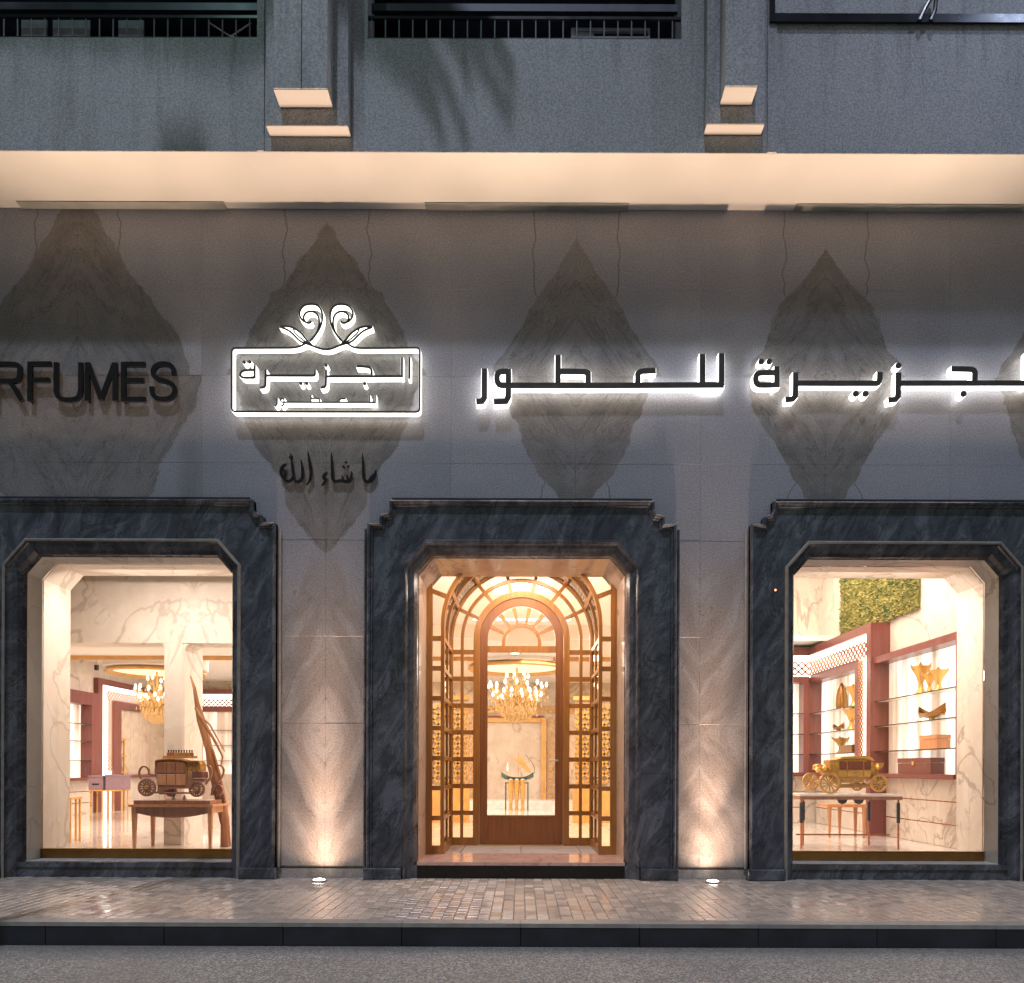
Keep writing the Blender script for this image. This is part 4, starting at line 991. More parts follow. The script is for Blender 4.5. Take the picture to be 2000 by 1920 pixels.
def full_wheel(par, x, y, z, r, mat, spokes=12, disc=False):
    rim = MB().prism(sector(x, z, r * .78, r, 0, 359.99, 28), y - .014, y + .014).build('wheel', mat, par)
    m = MB()
    for k in range(spokes):
        a = 2 * math.pi * k / spokes; w_ = r * (.075 if not disc else .12)
        p, q = r * .2, r * .8
        c_, s_ = math.cos(a), math.sin(a)
        m.prism([(x + p * c_ - w_ * .6 * s_, z + p * s_ + w_ * .6 * c_), (x + q * c_ - w_ * s_, z + q * s_ + w_ * c_), (x + q * c_ + w_ * s_, z + q * s_ - w_ * c_), (x + p * c_ + w_ * .6 * s_, z + p * s_ - w_ * .6 * c_)], y - .009 + .0003 * k, y + .008 - .0003 * k)
    m.build('spokes', mat, rim)
    MB().lathe([(r * .25, -.022), (r * .22, -.03), (r * .08, -.034), (r * .08, .02), (r * .25, .016)], (x, y, z), 14, 'y').build('hub', 'gold' if mat != 'coach_wood' else 'antique_gold', rim)
    return rim
def coach(label, px0, d_, zbase, mirror=False, dark=True):
    pass
def scroll(pts, w0, par, y0, y1, mat, name='scroll'):
    """flat curved strap through pts [(x,z)]"""
    l_ = offset(pts, w0); r_ = offset(pts, -w0)
    return MB().prism(l_ + r_[::-1], y0, y1).build(name, mat, par)
def Z7(zx, zy, d_): return W(240 + zx / 6.723, 1420 + zy / 6.723, d_)
dC = 10.27
t = thing('model_coach', 'dark bronze model horse coach with scroll springs and bottles on its roof', 'model coach', (xm, dC - D + .1, ZP))
yc0, yc1 = dC - D, dC - D + .24
body = [Z7(x, y, dC) for x, y in [(408, 480), (430, 455), (520, 438), (600, 433), (700, 436), (760, 448), (830, 470), (832, 600), (836, 690), (1030, 690), (1075, 700), (1040, 740), (960, 760), (880, 825), (600, 828), (540, 850), (480, 905), (440, 880), (450, 760), (415, 640)]]
bo = MB().prism(body, yc0 + .02, yc1 - .02).build('body', 'coach_wood', t)
for (a, b) in [(440, 560), (572, 682), (694, 815)]:
    p = [Z7(a, 480, dC), Z7(b, 480, dC), Z7(b, 620, dC), Z7(a, 620, dC)]; MB().chbox(p[0][0], p[1][0], yc0 + .008, yc0 + .019, p[2][1], p[0][1], .005).build('door_panel', 'coach_wood', bo)
    p = [Z7(a, 635, dC), Z7(b, 635, dC), Z7(b, 780, dC), Z7(a, 780, dC)]; q = MB().chbox(p[0][0], p[1][0], yc0 + .010, yc0 + .019, p[2][1], p[0][1], .004); q.build('carved_panel', 'table_wood', bo)
cab = [Z7(x, y, dC) for x, y in [(835, 462), (985, 462), (1005, 500), (1008, 600), (900, 600), (895, 686), (838, 686)]]
cb = MB().prism(cab, yc0 + .03, yc1 - .03).build('cabin', 'antique_gold', t)
for x in (868, 935):
    a = Z7(x, 490, dC); b = Z7(x + 40, 580, dC); MB().box(a[0], b[0], yc0 + .024, yc0 + .029, b[1], a[1]).build('cabin_window', 'coach_wood', cb)
a = Z7(902, 602, dC); b = Z7(1030, 686, dC); MB().box(a[0], b[0], yc0 + .01, yc1 - .02, b[1] + .001, a[1]).build('driver_box', 'leather', t)
roof = [Z7(x, y, dC) for x, y in [(415, 470), (430, 448), (520, 430), (600, 424), (700, 428), (765, 440), (835, 458), (985, 455), (990, 464), (835, 468), (760, 450), (600, 436), (430, 458)]]
MB().prism(roof, yc0 - .002, yc1 + .002).build('roof', 'table_wood', t)
for (pts, y_) in [([(225, 700), (200, 640), (205, 580), (235, 540), (280, 535), (315, 560), (330, 600), (325, 640), (420, 650)], 0), ([(400, 540), (365, 535), (345, 560), (340, 610), (350, 645)], 1),
                  ([(1075, 770), (1130, 690), (1155, 620), (1150, 560), (1120, 525), (1085, 520)], 0), ([(1090, 920), (1100, 840), (1160, 760), (1230, 680), (1255, 600), (1245, 545), (1210, 515), (1165, 520)], 1)]:
    pp = [Z7(x, y, dC) for x, y in pts]
    for _ in range(1):
        pp = [pp[0]] + [q for i in range(len(pp) - 1) for q in (((pp[i][0] * .75 + pp[i + 1][0] * .25), (pp[i][1] * .75 + pp[i + 1][1] * .25)), ((pp[i][0] * .25 + pp[i + 1][0] * .75), (pp[i][1] * .25 + pp[i + 1][1] * .75)))] + [pp[-1]]
    scroll(pp, .011, t, yc0 + .02 + y_ * .16, yc0 + .045 + y_ * .16, 'coach_wood', 'scroll_spring')
for (x, y, r_, dd) in [(320, 810, 118, 0.0), (975, 830, 105, 0.0), (530, 860, 80, .24), (1150, 850, 80, .24)]:
    q = Z7(x, y, dC); r = r_ / 6.723 * dC / F
    full_wheel(t, q[0], yc0 - .005 + dd, max(q[1], ZP + r), r, 'coach_wood', 14, True)
m = MB(); 
for dd in (0, .2): m.tube([(Z7(320, 0, dC)[0], yc0 + .03 + dd, ZP + .10), (Z7(975, 0, dC)[0], yc0 + .03 + dd, ZP + .09)], .01, 6)
m.build('axle_beam', 'coach_wood', t)
# bottles on the roof
zr = Z7(0, 436, dC)[1]
base_x = [555, 590, 622, 655, 690, 727, 762, 795, 832, 865]
a = Z7(500, 0, dC)[0]; b = Z7(900, 0, dC)[0]
ry = Z7(0, 424, dC)[1] + .002
rk = MB().box(a, b, yc0 + .05, yc1 - .05, ry, ry + .03).build('bottle_tray', 'antique_gold', None, 'small gold tray on the roof of the dark coach', 'tray')
names = ['rose', 'amber']
for k, bx_ in enumerate(base_x):
    x = Z7(bx_, 0, dC)[0]; col = 'bottle_rose' if k < 3 or k == 9 else 'bottle_amber'
    lb = ('rose' if 'rose' in col else 'amber') + ' perfume bottle on the coach roof, ' + ['leftmost in the row', 'second from the left', 'third from the left', 'fourth from the left', 'fifth from the left', 'fifth from the right', 'fourth from the right', 'third from the right', 'second from the right', 'rightmost in the row'][k]
    bt = thing('perfume_bottle', lb, 'bottle', (x, yc0 + .1, ry + .031), 'perfume bottles on the coach roof')
    MB().box(x - .0165, x + .0165, yc0 + .08, yc0 + .12, ry + .031, ry + .075).build('flask', col, bt)
    MB().lathe([(.008, 0), (.008, .014), (.011, .015), (.011, .035), (.004, .036)], (x, yc0 + .1, ry + .076), 8).build('cap', 'dark_bronze' if k % 2 else 'black_metal', bt)
for k, bx_ in enumerate((620, 760)):
    x = Z7(bx_, 0, dC)[0]; bt = thing('perfume_bottle', ['clear bottle standing under the dark coach on the left', 'clear bottle standing under the dark coach on the right'][k], 'bottle', (x, yc0 + .12, ZP), 'bottles under the coach')
    MB().box(x - .02, x + .02, yc0 + .10, yc0 + .14, ZP + .001, ZP + .04).build('flask', 'white_lacquer', bt); MB().box(x - .008, x + .008, yc0 + .11, yc0 + .13, ZP + .041, ZP + .06).build('cap', 'black_metal', bt)
# driftwood sculpture
m = MB(); P_ = [(372, 1322, .008), (378, 1345, .018), (384, 1375, .035), (392, 1410, .055), (402, 1440, .060), (410, 1470, .058), (420, 1510, .055), (430, 1550, .05), (438, 1600, .055), (441, 1650, .07)]
dW = 10.62; pts = []; rads = []
for i, (x, y, r) in enumerate(P_):
    q = W(x, y, dW); pts.append((q[0], dW - D + .02 * math.sin(i), q[1])); rads.append(r)
pts[-1] = (pts[-1][0], pts[-1][1], FZ + .002)
t = thing('driftwood_sculpture', 'tall twisted driftwood sculpture leaning beside the dark coach', 'sculpture', (pts[-1][0], pts[-1][1], FZ))
m.tube(pts, rads, 9)
m.v = [(x + .012 * math.sin(z * 37 + y * 50), y + .012 * math.cos(z * 29), z) for x, y, z in m.v]; m.build('trunk', 'driftwood', t)
for br in ([(384, 1385, .02), (404, 1420, .022), (424, 1455, .018), (436, 1480, .012), (432, 1500, .006)], [(398, 1430, .02), (418, 1470, .02), (432, 1520, .02), (441, 1570, .022)], [(392, 1400, .014), (412, 1418, .012), (428, 1448, .01), (440, 1470, .006)], [(404, 1450, .02), (410, 1500, .018), (424, 1560, .02), (434, 1610, .02)]):
    m = MB(); m.tube([(W(x, y, dW)[0], dW - D - .05 + .01 * i, W(x, y, dW)[1]) for i, (x, y, r) in enumerate(br)], [b[2] for b in br], 7); m.build('branch', 'driftwood', t)
# side stand at the left with boxes
def stand(label, x, y, w_, hgt):
    t = thing('slim_stand', label, 'table', (x, y, FZ))
    MB().box(x - w_ / 2, x + w_ / 2, y - .15, y + .15, FZ + hgt - .03, FZ + hgt).build('tabletop', 'gold', t)
    for a in (-1, 1):
        for b in (-1, 1): MB().tube([(x + a * (w_ / 2 - .02), y + b * .12, FZ), (x + a * (w_ / 2 - .02), y + b * .12, FZ + hgt - .03)], .016, 6).build('leg', 'gold', t)
    return t
dS = 16.0; ys = dS - D
xs, zs = W(195, 1545, dS); stand('gold stand under the pair of purple boxes, left one', xs, ys, .28, zs - FZ)
xs2, _ = W(230, 1545, dS); stand('gold stand under the pair of purple boxes, right one', xs2, ys, .34, zs - FZ)
t = thing('jewel_casket', 'purple carved casket with a dark slot on the left gold stand', 'box', (xs, ys, zs))
MB().box(xs - .16, xs + .14, ys - .14, ys + .14, zs + .001, zs + .26).build('body', 'purple_box', t); MB().box(xs - .08, xs + .06, ys - .148, ys - .141, zs + .10, zs + .13).build('slot', 'black_metal', t); MB().box(xs - .17, xs + .15, ys - .15, ys + .15, zs + .262, zs + .30).build('lid', 'purple_box', t)
t = thing('jewel_casket', 'larger purple carved casket on the right gold stand', 'box', (xs2, ys, zs))
MB().box(xs2 - .18, xs2 + .2, ys - .14, ys + .14, zs + .001, zs + .28).build('body', 'purple_box', t); MB().box(xs2 - .19, xs2 + .21, ys - .15, ys + .15, zs + .282, zs + .32).build('lid', 'purple_box', t)
xs3, zs3 = W(143, 1560, 11.2); stand('dark slim stand at the left edge inside the left window', xs3, 11.2 - D, .10, zs3 - FZ)
# security camera
q = W(188, 1312, 17.5)
t = thing('security_camera', 'small grey dome camera high on the wall in the left window', 'camera', (q[0], 17.5 - D, q[1]))
MB().lathe([(.045, 0), (.05, .06), (.05, .12)], (q[0], 17.5 - D, q[1]), 12).build('dome', 'dark_steel', t); MB().lathe([(.02, .12), (.02, 3.85 - q[1] - .002)], (q[0], 17.5 - D, q[1]), 8).build('stem', 'white_lacquer', t)
# reed-like gold vases reflected far left
xs, zs = W(222, 1475, 19.5)
t = thing('gift_stand', 'small golden gift display in front of the beige mirror wall', 'display', (xs, 19.5 - D, zs - .8))
for k in range(3): MB().box(xs - .28, xs + .28, 19.5 - D - .15, 19.5 - D + .15, zs - .5 + k * .42, zs - .46 + k * .42).build('tray', 'gold', t)
for k in range(4):
    for j in range(2): MB().lathe([(.045, 0), (.05, .08), (.02, .13), (.02, .18)], (xs - .2 + .13 * k, 19.5 - D, zs - .459 + j * .42), 8).build('jar', 'bottle_amber' if (k + j) % 2 else 'white_lacquer', t)
for a in (-1, 1): MB().box(xs + a * .27 - .015, xs + a * .27 + .015, 19.5 - D - .02, 19.5 - D + .02, FZ, zs + .4).build('post', 'gold', t)

# ------------------------------------------------------------------ display in the right window
def Z3(zx, zy, d_): return W(1440 + zx / 2.382, 960 + zy / 2.382, d_)
dT = 10.55
x0 = Z3(290, 0, dT)[0]; x1 = Z3(770, 0, dT)[0]; zt = Z3(0, 1404, dT)[1]
t = thing('round_leg_table', 'white topped display table on slim copper legs in the right window', 'table', ((x0 + x1) / 2, dT - D + .25, FZ))
m = MB(); m.box(x0, x1, dT - D, dT - D + .55, zt - .028, zt); m.build('tabletop', 'white_lacquer', t)
MB().box(x0 + .01, x1 - .0, dT - D + .004, dT - D + .54, zt - .075, zt - .030).build('apron', 'coach_wood', t)
for (cx) in (.42, .58):
    xx = x0 + (x1 - x0) * cx; MB().prism([(xx - .07, zt - .076), (xx + .07, zt - .076), (xx + .05, zt - .12), (xx, zt - .14), (xx - .05, zt - .12)], dT - D + .01, dT - D + .03).build('drop_ornament', 'dark_bronze', t)
for (x, y) in [(x0 + .04, dT - D + .04), (x1 - .04, dT - D + .04), (x0 + .04 + .20, dT - D + .50), (x1 - .04 - .20, dT - D + .50)]:
    lg = MB(); lg.tube([(x, y, FZ + .001), (x, y, zt - .076)], .014, 8); lg = lg.build('leg', 'copper_tube', t)
    MB().tube([(x, y, zt - .40), (x, y, zt - .12)], .024, 10).build('leg_sleeve', 'dark_steel', lg)
m = MB(); m.box(x0 + .05, x1 - .05, dT - D + .25, dT - D + .27, FZ + .17, FZ + .19); m.build('stretcher', 'copper_tube', t)
# second low table behind
dQ = 12.3; xa = Z3(420, 0, dQ)[0]; xb = Z3(610, 0, dQ)[0]; zq = Z3(0, 1450, dQ)[1]
t = thing('console_table', 'pale wooden console table behind the copper legged table', 'table', ((xa + xb) / 2, dQ - D, FZ))
MB().box(xa, xb, dQ - D, dQ - D + .4, zq - .05, zq).build('tabletop', 'table_wood', t)
for (x, y) in [(xa + .05, dQ - D + .04), (xb - .05, dQ - D + .04), (xa + .05 + .3, dQ - D + .36), (xb - .05, dQ - D + .36)]:
    m = MB(); m.lathe([(.018, 0), (.02, .02), (.035, zq - FZ - .1), (.04, zq - FZ - .051)], (x, y, FZ + .001), 8); m.build('leg', 'table_wood', t)
# gold coach: a model carriage with spoked wheels
ZG = zt + .001; dG = dT + .12; yg = dG - D
gx0 = Z3(350, 0, dG)[0]; gx1 = Z3(697, 0, dG)[0]; gw = gx1 - gx0
t = thing('model_coach', 'gold model carriage with open spoked wheels on the copper legged table', 'model coach', ((gx0 + gx1) / 2, yg, ZG))
def GP(zx, zy): return Z3(zx, zy, dG)
body = [GP(x, y) for x, y in [(438, 1245), (475, 1240), (490, 1232), (545, 1228), (600, 1228), (625, 1238), (640, 1250), (640, 1300), (620, 1330), (560, 1350), (500, 1350), (478, 1330), (440, 1300)]]
bo = MB().prism(body, yg + .05, yg + .29).build('body', 'antique_gold', t)
for (a, b) in [(482, 516), (522, 592), (598, 628)]:
    p, q = GP(a, 1250), GP(b, 1288); MB().box(p[0], q[0], yg + .043, yg + .049, q[1], p[1]).build('carriage_window', 'leather', bo)
    p, q = GP(a, 1294), GP(b, 1322); MB().chbox(p[0], q[0], yg + .040, yg + .049, q[1], p[1], .004).build('door_panel', 'gold', bo)
rf = [GP(x, y) for x, y in [(478, 1240), (492, 1229), (600, 1222), (628, 1230), (645, 1246), (630, 1246), (600, 1236), (500, 1238)]]
MB().prism(rf, yg + .035, yg + .305).build('roof', 'gold', t)
st = [GP(x, y) for x, y in [(640, 1258), (695, 1256), (690, 1275), (668, 1290), (668, 1320), (640, 1330)]]
MB().prism(st, yg + .07, yg + .27).build('driver_seat', 'antique_gold', t)
fr = [GP(x, y) for x, y in [(380, 1270), (395, 1262), (420, 1268), (445, 1300), (500, 1356), (620, 1358), (668, 1330), (672, 1345), (625, 1374), (490, 1374), (430, 1320), (400, 1290), (380, 1290)]]
MB().prism(fr, yg + .10, yg + .24).build('chassis', 'gold', t)
for (x, y, r_, dd) in [(432, 1342, 50, -.015), (385, 1345, 42, .30), (662, 1352, 41, -.015), (605, 1356, 34, .30)]:
    q = GP(x, y); r = r_ / 2.382 * dG / F
    full_wheel(t, q[0], yg + .03 + dd, max(ZG + r, q[1]) if r_ < 45 else ZG + r, r, 'gold', 12)
m = MB()
for q0, q1 in (((432, 1342), (385, 1345)), ((662, 1352), (605, 1356))):
    a, b = GP(*q0), GP(*q1); m.tube([(a[0], yg + .02, a[1]), (b[0], yg + .33, b[1])], .01, 6)
m.build('axle', 'antique_gold', t)
for (x, y) in ((375, 1290), (410, 1280), (655, 1276)):
    q = GP(x, y); MB().lathe([(.0, -.04), (.02, -.03), (.035, 0), (.02, .03), (.012, .05)], (q[0], yg + .02, q[1]), 8).build('lantern', 'gold', t)

# ------------------------------------------------------------------ signs
def ribbon(pts, w_, grow=0.0):
    l_ = offset(pts, w_); r_ = offset(pts, -w_)
    return l_ + r_[::-1]
def extend(pts, e):
    (x0, z0), (x1, z1) = pts[0], pts[1]; L = math.hypot(x1 - x0, z1 - z0) or 1
    a = (x0 - (x1 - x0) / L * e, z0 - (z1 - z0) / L * e)
    (x0, z0), (x1, z1) = pts[-1], pts[-2]; L = math.hypot(x1 - x0, z1 - z0) or 1
    b = (x0 - (x1 - x0) / L * e, z0 - (z1 - z0) / L * e)
    return [a] + list(pts[1:-1]) + [b]
def halo_sign(root, letters, tr, width, yfront, ybody0, ybody1, grow, led, front='dark_bronze', names='letter'):
    """letters: list of lists of strokes; a stroke is a list of (x,y) or ('dot', x, y, r)"""
    for li, strokes in enumerate(letters):
        mf, mg = MB(), MB()
        for k, st in enumerate(strokes):
            e = 0.00035 * (k + 1) + 0.00011 * li
            w_ = width
            if st[0] == 'w': w_ = st[1]; st = st[2]
            if st[0] == 'dot':
                (x, z) = tr(st[1], st[2]); r = st[3]
                mf.prism(arc(x, z, r, 0, 342, 19), yfront - e, yfront + .008); mg.prism(arc(x, z, r + grow, 0, 342, 19), ybody0 - e, ybody1)
                continue
            p = [tr(*q) for q in st]
            mf.prism(ribbon(p, w_), yfront - e, yfront + .008)
            mg.prism(ribbon(extend(p, grow), w_ + grow), ybody0 - e, ybody1)
        L = mf.build(names, front, root); mg.build('glowing_body', led, L)
def rnd_path(pts, it=2):
    for _ in range(it):
        out = [pts[0]]
        for i in range(len(pts) - 1):
            a, b = pts[i], pts[i + 1]
            out += [(a[0] * .75 + b[0] * .25, a[1] * .75 + b[1] * .25), (a[0] * .25 + b[0] * .75, a[1] * .25 + b[1] * .75)]
        out.append(pts[-1]); pts = out
    return pts
YFS = -0.135; dFS = D + YFS
S6 = 550 / 1960; S7 = 570 / 1960
t6 = lambda x, y: W(900 + x * S6, 640 + y * S6, dFS)
t7 = lambda x, y: W(1430 + x * S7, 640 + y * S7, dFS)
m6 = dFS / F * S6
root = thing('arabic_sign', 'large halo lit dark Arabic sign letters on the marble wall right of the logo', 'sign', (t6(960, 400)[0], -0.05, t6(960, 400)[1]))
wd = 20 * m6
L6 = [
 [[(155, 285), (155, 488), (140, 512), (98, 516)]],
 [[(322, 287), (322, 480), (305, 512), (220, 516)], rnd_path([(322, 305), (262, 305), (243, 325), (243, 375), (262, 402), (322, 402)], 1), [(322, 402), (1000, 400), (1822, 393)]],
 [[(667, 188), (667, 400)], rnd_path([(667, 303), (800, 303), (876, 306), (877, 345), (877, 398)], 1)],
 [rnd_path([(1348, 295), (1290, 296), (1222, 305), (1225, 350), (1222, 396)], 2)],
 [[(1673, 178), (1673, 393)], [(1806, 174), (1806, 396)], [(1660, 394), (1812, 393)]],
]
halo_sign(root, L6, t6, wd, YFS, YFS + .009, -0.038, .0035, 'white_led')
m7 = dFS / F * S7
L7 = [
 [('dot', 186, 222, 20 * m7), ('dot', 240, 222, 20 * m7), [(292, 253), (292, 394)], rnd_path([(292, 295), (215, 296), (150, 300), (150, 378), (215, 380), (292, 377)], 2)],
 [rnd_path([(418, 293), (418, 400), (415, 470), (350, 478)], 1), [(420, 366), (700, 366), (900, 365)] + rnd_path([(930, 365), (982, 365), (984, 288)], 2), ('dot', 822, 436, 21 * m7), ('dot', 887, 436, 21 * m7)],
 [('dot', 1108, 245, 21 * m7), rnd_path([(1108, 292), (1108, 400), (1105, 470), (1042, 478)], 1), [(1110, 364), (1500, 362), (2000, 360)]],
 [rnd_path([(1465, 266), (1560, 267), (1622, 270), (1622, 320), (1622, 360)], 2), ('dot', 1545, 434, 21 * m7)],
 [[(1988, 150), (1988, 378)], [(2085, 150), (2085, 378)]],
]
halo_sign(root, L7, t7, 18.5 * m7, YFS, YFS + .009, -0.038, .0035, 'white_led')
# logo sign
t5 = lambda x, y: W(420 + x * 440 / 1882, 560 + y * 440 / 1882, dFS)
m5 = dFS / F * 440 / 1882
root = thing('logo_sign', 'halo lit logo sign with two scrolls over a rounded frame and Arabic name', 'sign', (t5(915, 780)[0], -0.05, t5(915, 1060)[1]))
fr = rnd_path([(740, 479), (700, 503), (640, 516), (560, 517), (200, 520), (127, 521), (127, 595), (128, 980), (128, 1051), (200, 1051), (1630, 1049), (1697, 1049), (1698, 980), (1698, 585), (1698, 512), (1630, 513), (1260, 518), (1180, 516), (1130, 505), (1092, 474)], 2)
dip = rnd_path([(720, 470), (790, 493), (860, 522), (915, 530), (960, 524), (1030, 492), (1110, 470)], 2)
def mir(ps): return [(1830 - x, y) for x, y in ps]
leafA = rnd_path([(528, 340), (590, 334), (650, 352), (710, 395), (752, 452), (795, 492)], 2)
leafB = rnd_path([(528, 341), (600, 368), (640, 402), (690, 455), (742, 482)], 2)
leafC = rnd_path([(640, 352), (650, 390), (715, 446), (775, 485)], 2)
scA = rnd_path([(778, 462), (850, 378), (884, 290), (880, 205), (845, 158), (790, 148), (725, 160), (690, 210), (695, 262), (735, 300)], 2)
scB = rnd_path([(792, 452), (846, 380), (862, 300), (845, 235), (800, 208), (750, 216), (722, 255), (735, 300), (775, 312), (792, 292)], 2)
l5 = 8.0 * m5
th = 9 * m5
LG = [[('w', l5, fr)], [('w', l5, dip)]]
for M_ in (lambda q: q, mir):
    LG += [[('w', l5, M_(leafA)), ('w', l5, M_(leafB)), ('w', l5 * .8, M_(leafC))], [('w', l5, M_(scA)), ('w', l5, M_(scB))]]
halo_sign(root, LG, t5, l5, YFS, YFS + .006, -0.038, .002, 'logo_led', names='outline')
LT = [
 [('dot', 232, 638, 14 * m5), ('dot', 278, 636, 14 * m5), [(318, 665), (318, 772)], rnd_path([(318, 702), (240, 704), (200, 720), (200, 768), (318, 767)], 2)],
 [rnd_path([(410, 700), (410, 780), (408, 845), (362, 851)], 1), [(412, 748), (600, 748), (770, 748)] + rnd_path([(790, 748), (822, 746), (822, 700)], 1), ('dot', 705, 813, 14 * m5), ('dot', 755, 813, 14 * m5)],
 [('dot', 915, 661, 14 * m5), rnd_path([(915, 700), (915, 780), (912, 842), (870, 848)], 1), [(917, 754), (1300, 752), (1546, 750)], [(1550, 594), (1550, 760)]],
 [rnd_path([(1170, 668), (1240, 670), (1295, 680), (1297, 748)], 2), ('dot', 1238, 813, 14 * m5)],
 [[(1612, 592), (1612, 772)]],
]
halo_sign(root, LT, t5, th, YFS, YFS + .008, -0.028, .003, 'white_led_soft')
LS = [
 [[(508, 938), (508, 985), (490, 1007)]],
 [[(563, 938), (563, 985), (545, 1007)], rnd_path([(563, 941), (538, 943), (538, 969), (563, 971)], 1), [(563, 971), (900, 971), (1330, 970)]],
 [[(790, 908), (790, 970)], rnd_path([(790, 938), (860, 938), (862, 970)], 1)],
 [rnd_path([(1080, 941), (1030, 941), (1024, 970)], 1)],
 [[(1280, 910), (1280, 970)], [(1328, 908), (1328, 975)], [(1276, 971), (1332, 971)]],
]
halo_sign(root, LS, t5, 5.5 * m5, YFS, YFS + .008, -0.028, .0025, 'white_led_soft')
# calligraphy: tapering strokes, black metal, no light
root = thing('calligraphy_sign', 'small black metal Arabic calligraphy below the glowing logo', 'sign', (t5(915, 1600)[0], -0.05, t5(915, 1640)[1]))
def brush(pts):
    """pts (x, y, halfwidth)"""
    P = [(x, y) for x, y, _ in pts]; ww = [w_ for _, _, w_ in pts]
    for _ in range(2):
        q = [P[0]]; v = [ww[0]]
        for i in range(len(P) - 1):
            for f in (.25, .75):
                q.append((P[i][0] * (1 - f) + P[i + 1][0] * f, P[i][1] * (1 - f) + P[i + 1][1] * f)); v.append(ww[i] * (1 - f) + ww[i + 1] * f)
        q.append(P[-1]); v.append(ww[-1]); P, ww = q, v
    Q = [t5(*p) for p in P]; up, dn = offset(Q, 1e-3), offset(Q, -1e-3)
    L_, R_ = [], []
    for c_, u, d_, h_ in zip(Q, up, dn, ww):
        k = h_ * 1.3 * m5 / 1e-3
        L_.append((c_[0] + (u[0] - c_[0]) * k, c_[1] + (u[1] - c_[1]) * k)); R_.append((c_[0] + (d_[0] - c_[0]) * k, c_[1] + (d_[1] - c_[1]) * k))
    return L_ + R_[::-1]
CAL = [
 [[(1208, 1368, 2), (1214, 1440, 7), (1218, 1540, 9), (1222, 1592, 10), (1250, 1614, 10), (1285, 1598, 10), (1312, 1560, 11), (1326, 1515, 5), (1318, 1508, 2)], [(1262, 1606, 6), (1285, 1570, 8), (1318, 1548, 11), (1325, 1525, 4)]],
 [[(946, 1362, 2), (952, 1440, 8), (956, 1560, 10), (960, 1596, 10), (985, 1612, 9), (1020, 1600, 9), (1048, 1604, 10), (1090, 1612, 10), (1112, 1590, 9), (1122, 1545, 6), (1118, 1520, 2)], [(1040, 1560, 3), (1046, 1585, 8), (1050, 1604, 6)], [(1080, 1550, 3), (1086, 1580, 8), (1090, 1606, 6)]],
 [('dot', 1050, 1484, 13 * m5), ('dot', 1088, 1482, 13 * m5), ('dot', 1069, 1448, 13 * m5)],
 [[(912, 1530, 3), (888, 1552, 10), (882, 1578, 12), (900, 1592, 10), (906, 1580, 4)], [(908, 1584, 4), (894, 1614, 9), (866, 1642, 3)]],
 [[(748, 1352, 2), (758, 1420, 8), (772, 1490, 11), (778, 1545, 10), (766, 1600, 7), (736, 1638, 2)]],
 [[(690, 1425, 2), (704, 1500, 9), (706, 1560, 10), (692, 1600, 9), (662, 1616, 9), (636, 1600, 7), (628, 1560, 7), (618, 1480, 9), (606, 1425, 2)], [(628, 1560, 7), (612, 1596, 9), (580, 1612, 9), (552, 1594, 8), (540, 1560, 6)]],
 [[(566, 1460, 3), (536, 1478, 9), (520, 1520, 10), (526, 1562, 9), (548, 1584, 5)], [(540, 1500, 3), (560, 1530, 8), (556, 1570, 5)]],
 [[(592, 1395, 3), (600, 1415, 7), (612, 1412, 5), (618, 1392, 2)]],
 [[(602, 1372, 2), (605, 1388, 4), (607, 1398, 3)]],
]
for li, strokes in enumerate(CAL):
    m = MB()
    for k, st in enumerate(strokes):
        e = .0004 * k
        if st[0] == 'dot':
            x, z = t5(st[1], st[2]); m.prism([(x - st[3], z), (x, z + st[3]), (x + st[3], z), (x, z - st[3])], -.048 - e, -.032)
        else: m.prism(brush(st), -.052 - e, -.026)
    m.tube([(t5(*( (strokes[0][1], strokes[0][2]) if strokes[0][0] == 'dot' else strokes[0][len(strokes[0]) // 2][:2]))[0], -.03, t5(*( (strokes[0][1], strokes[0][2]) if strokes[0][0] == 'dot' else strokes[0][len(strokes[0]) // 2][:2]))[1]),
            (t5(*( (strokes[0][1], strokes[0][2]) if strokes[0][0] == 'dot' else strokes[0][len(strokes[0]) // 2][:2]))[0], .0, t5(*( (strokes[0][1], strokes[0][2]) if strokes[0][0] == 'dot' else strokes[0][len(strokes[0]) // 2][:2]))[1])], .006, 6)
    m.build('letter', 'black_metal', root, smooth=False)
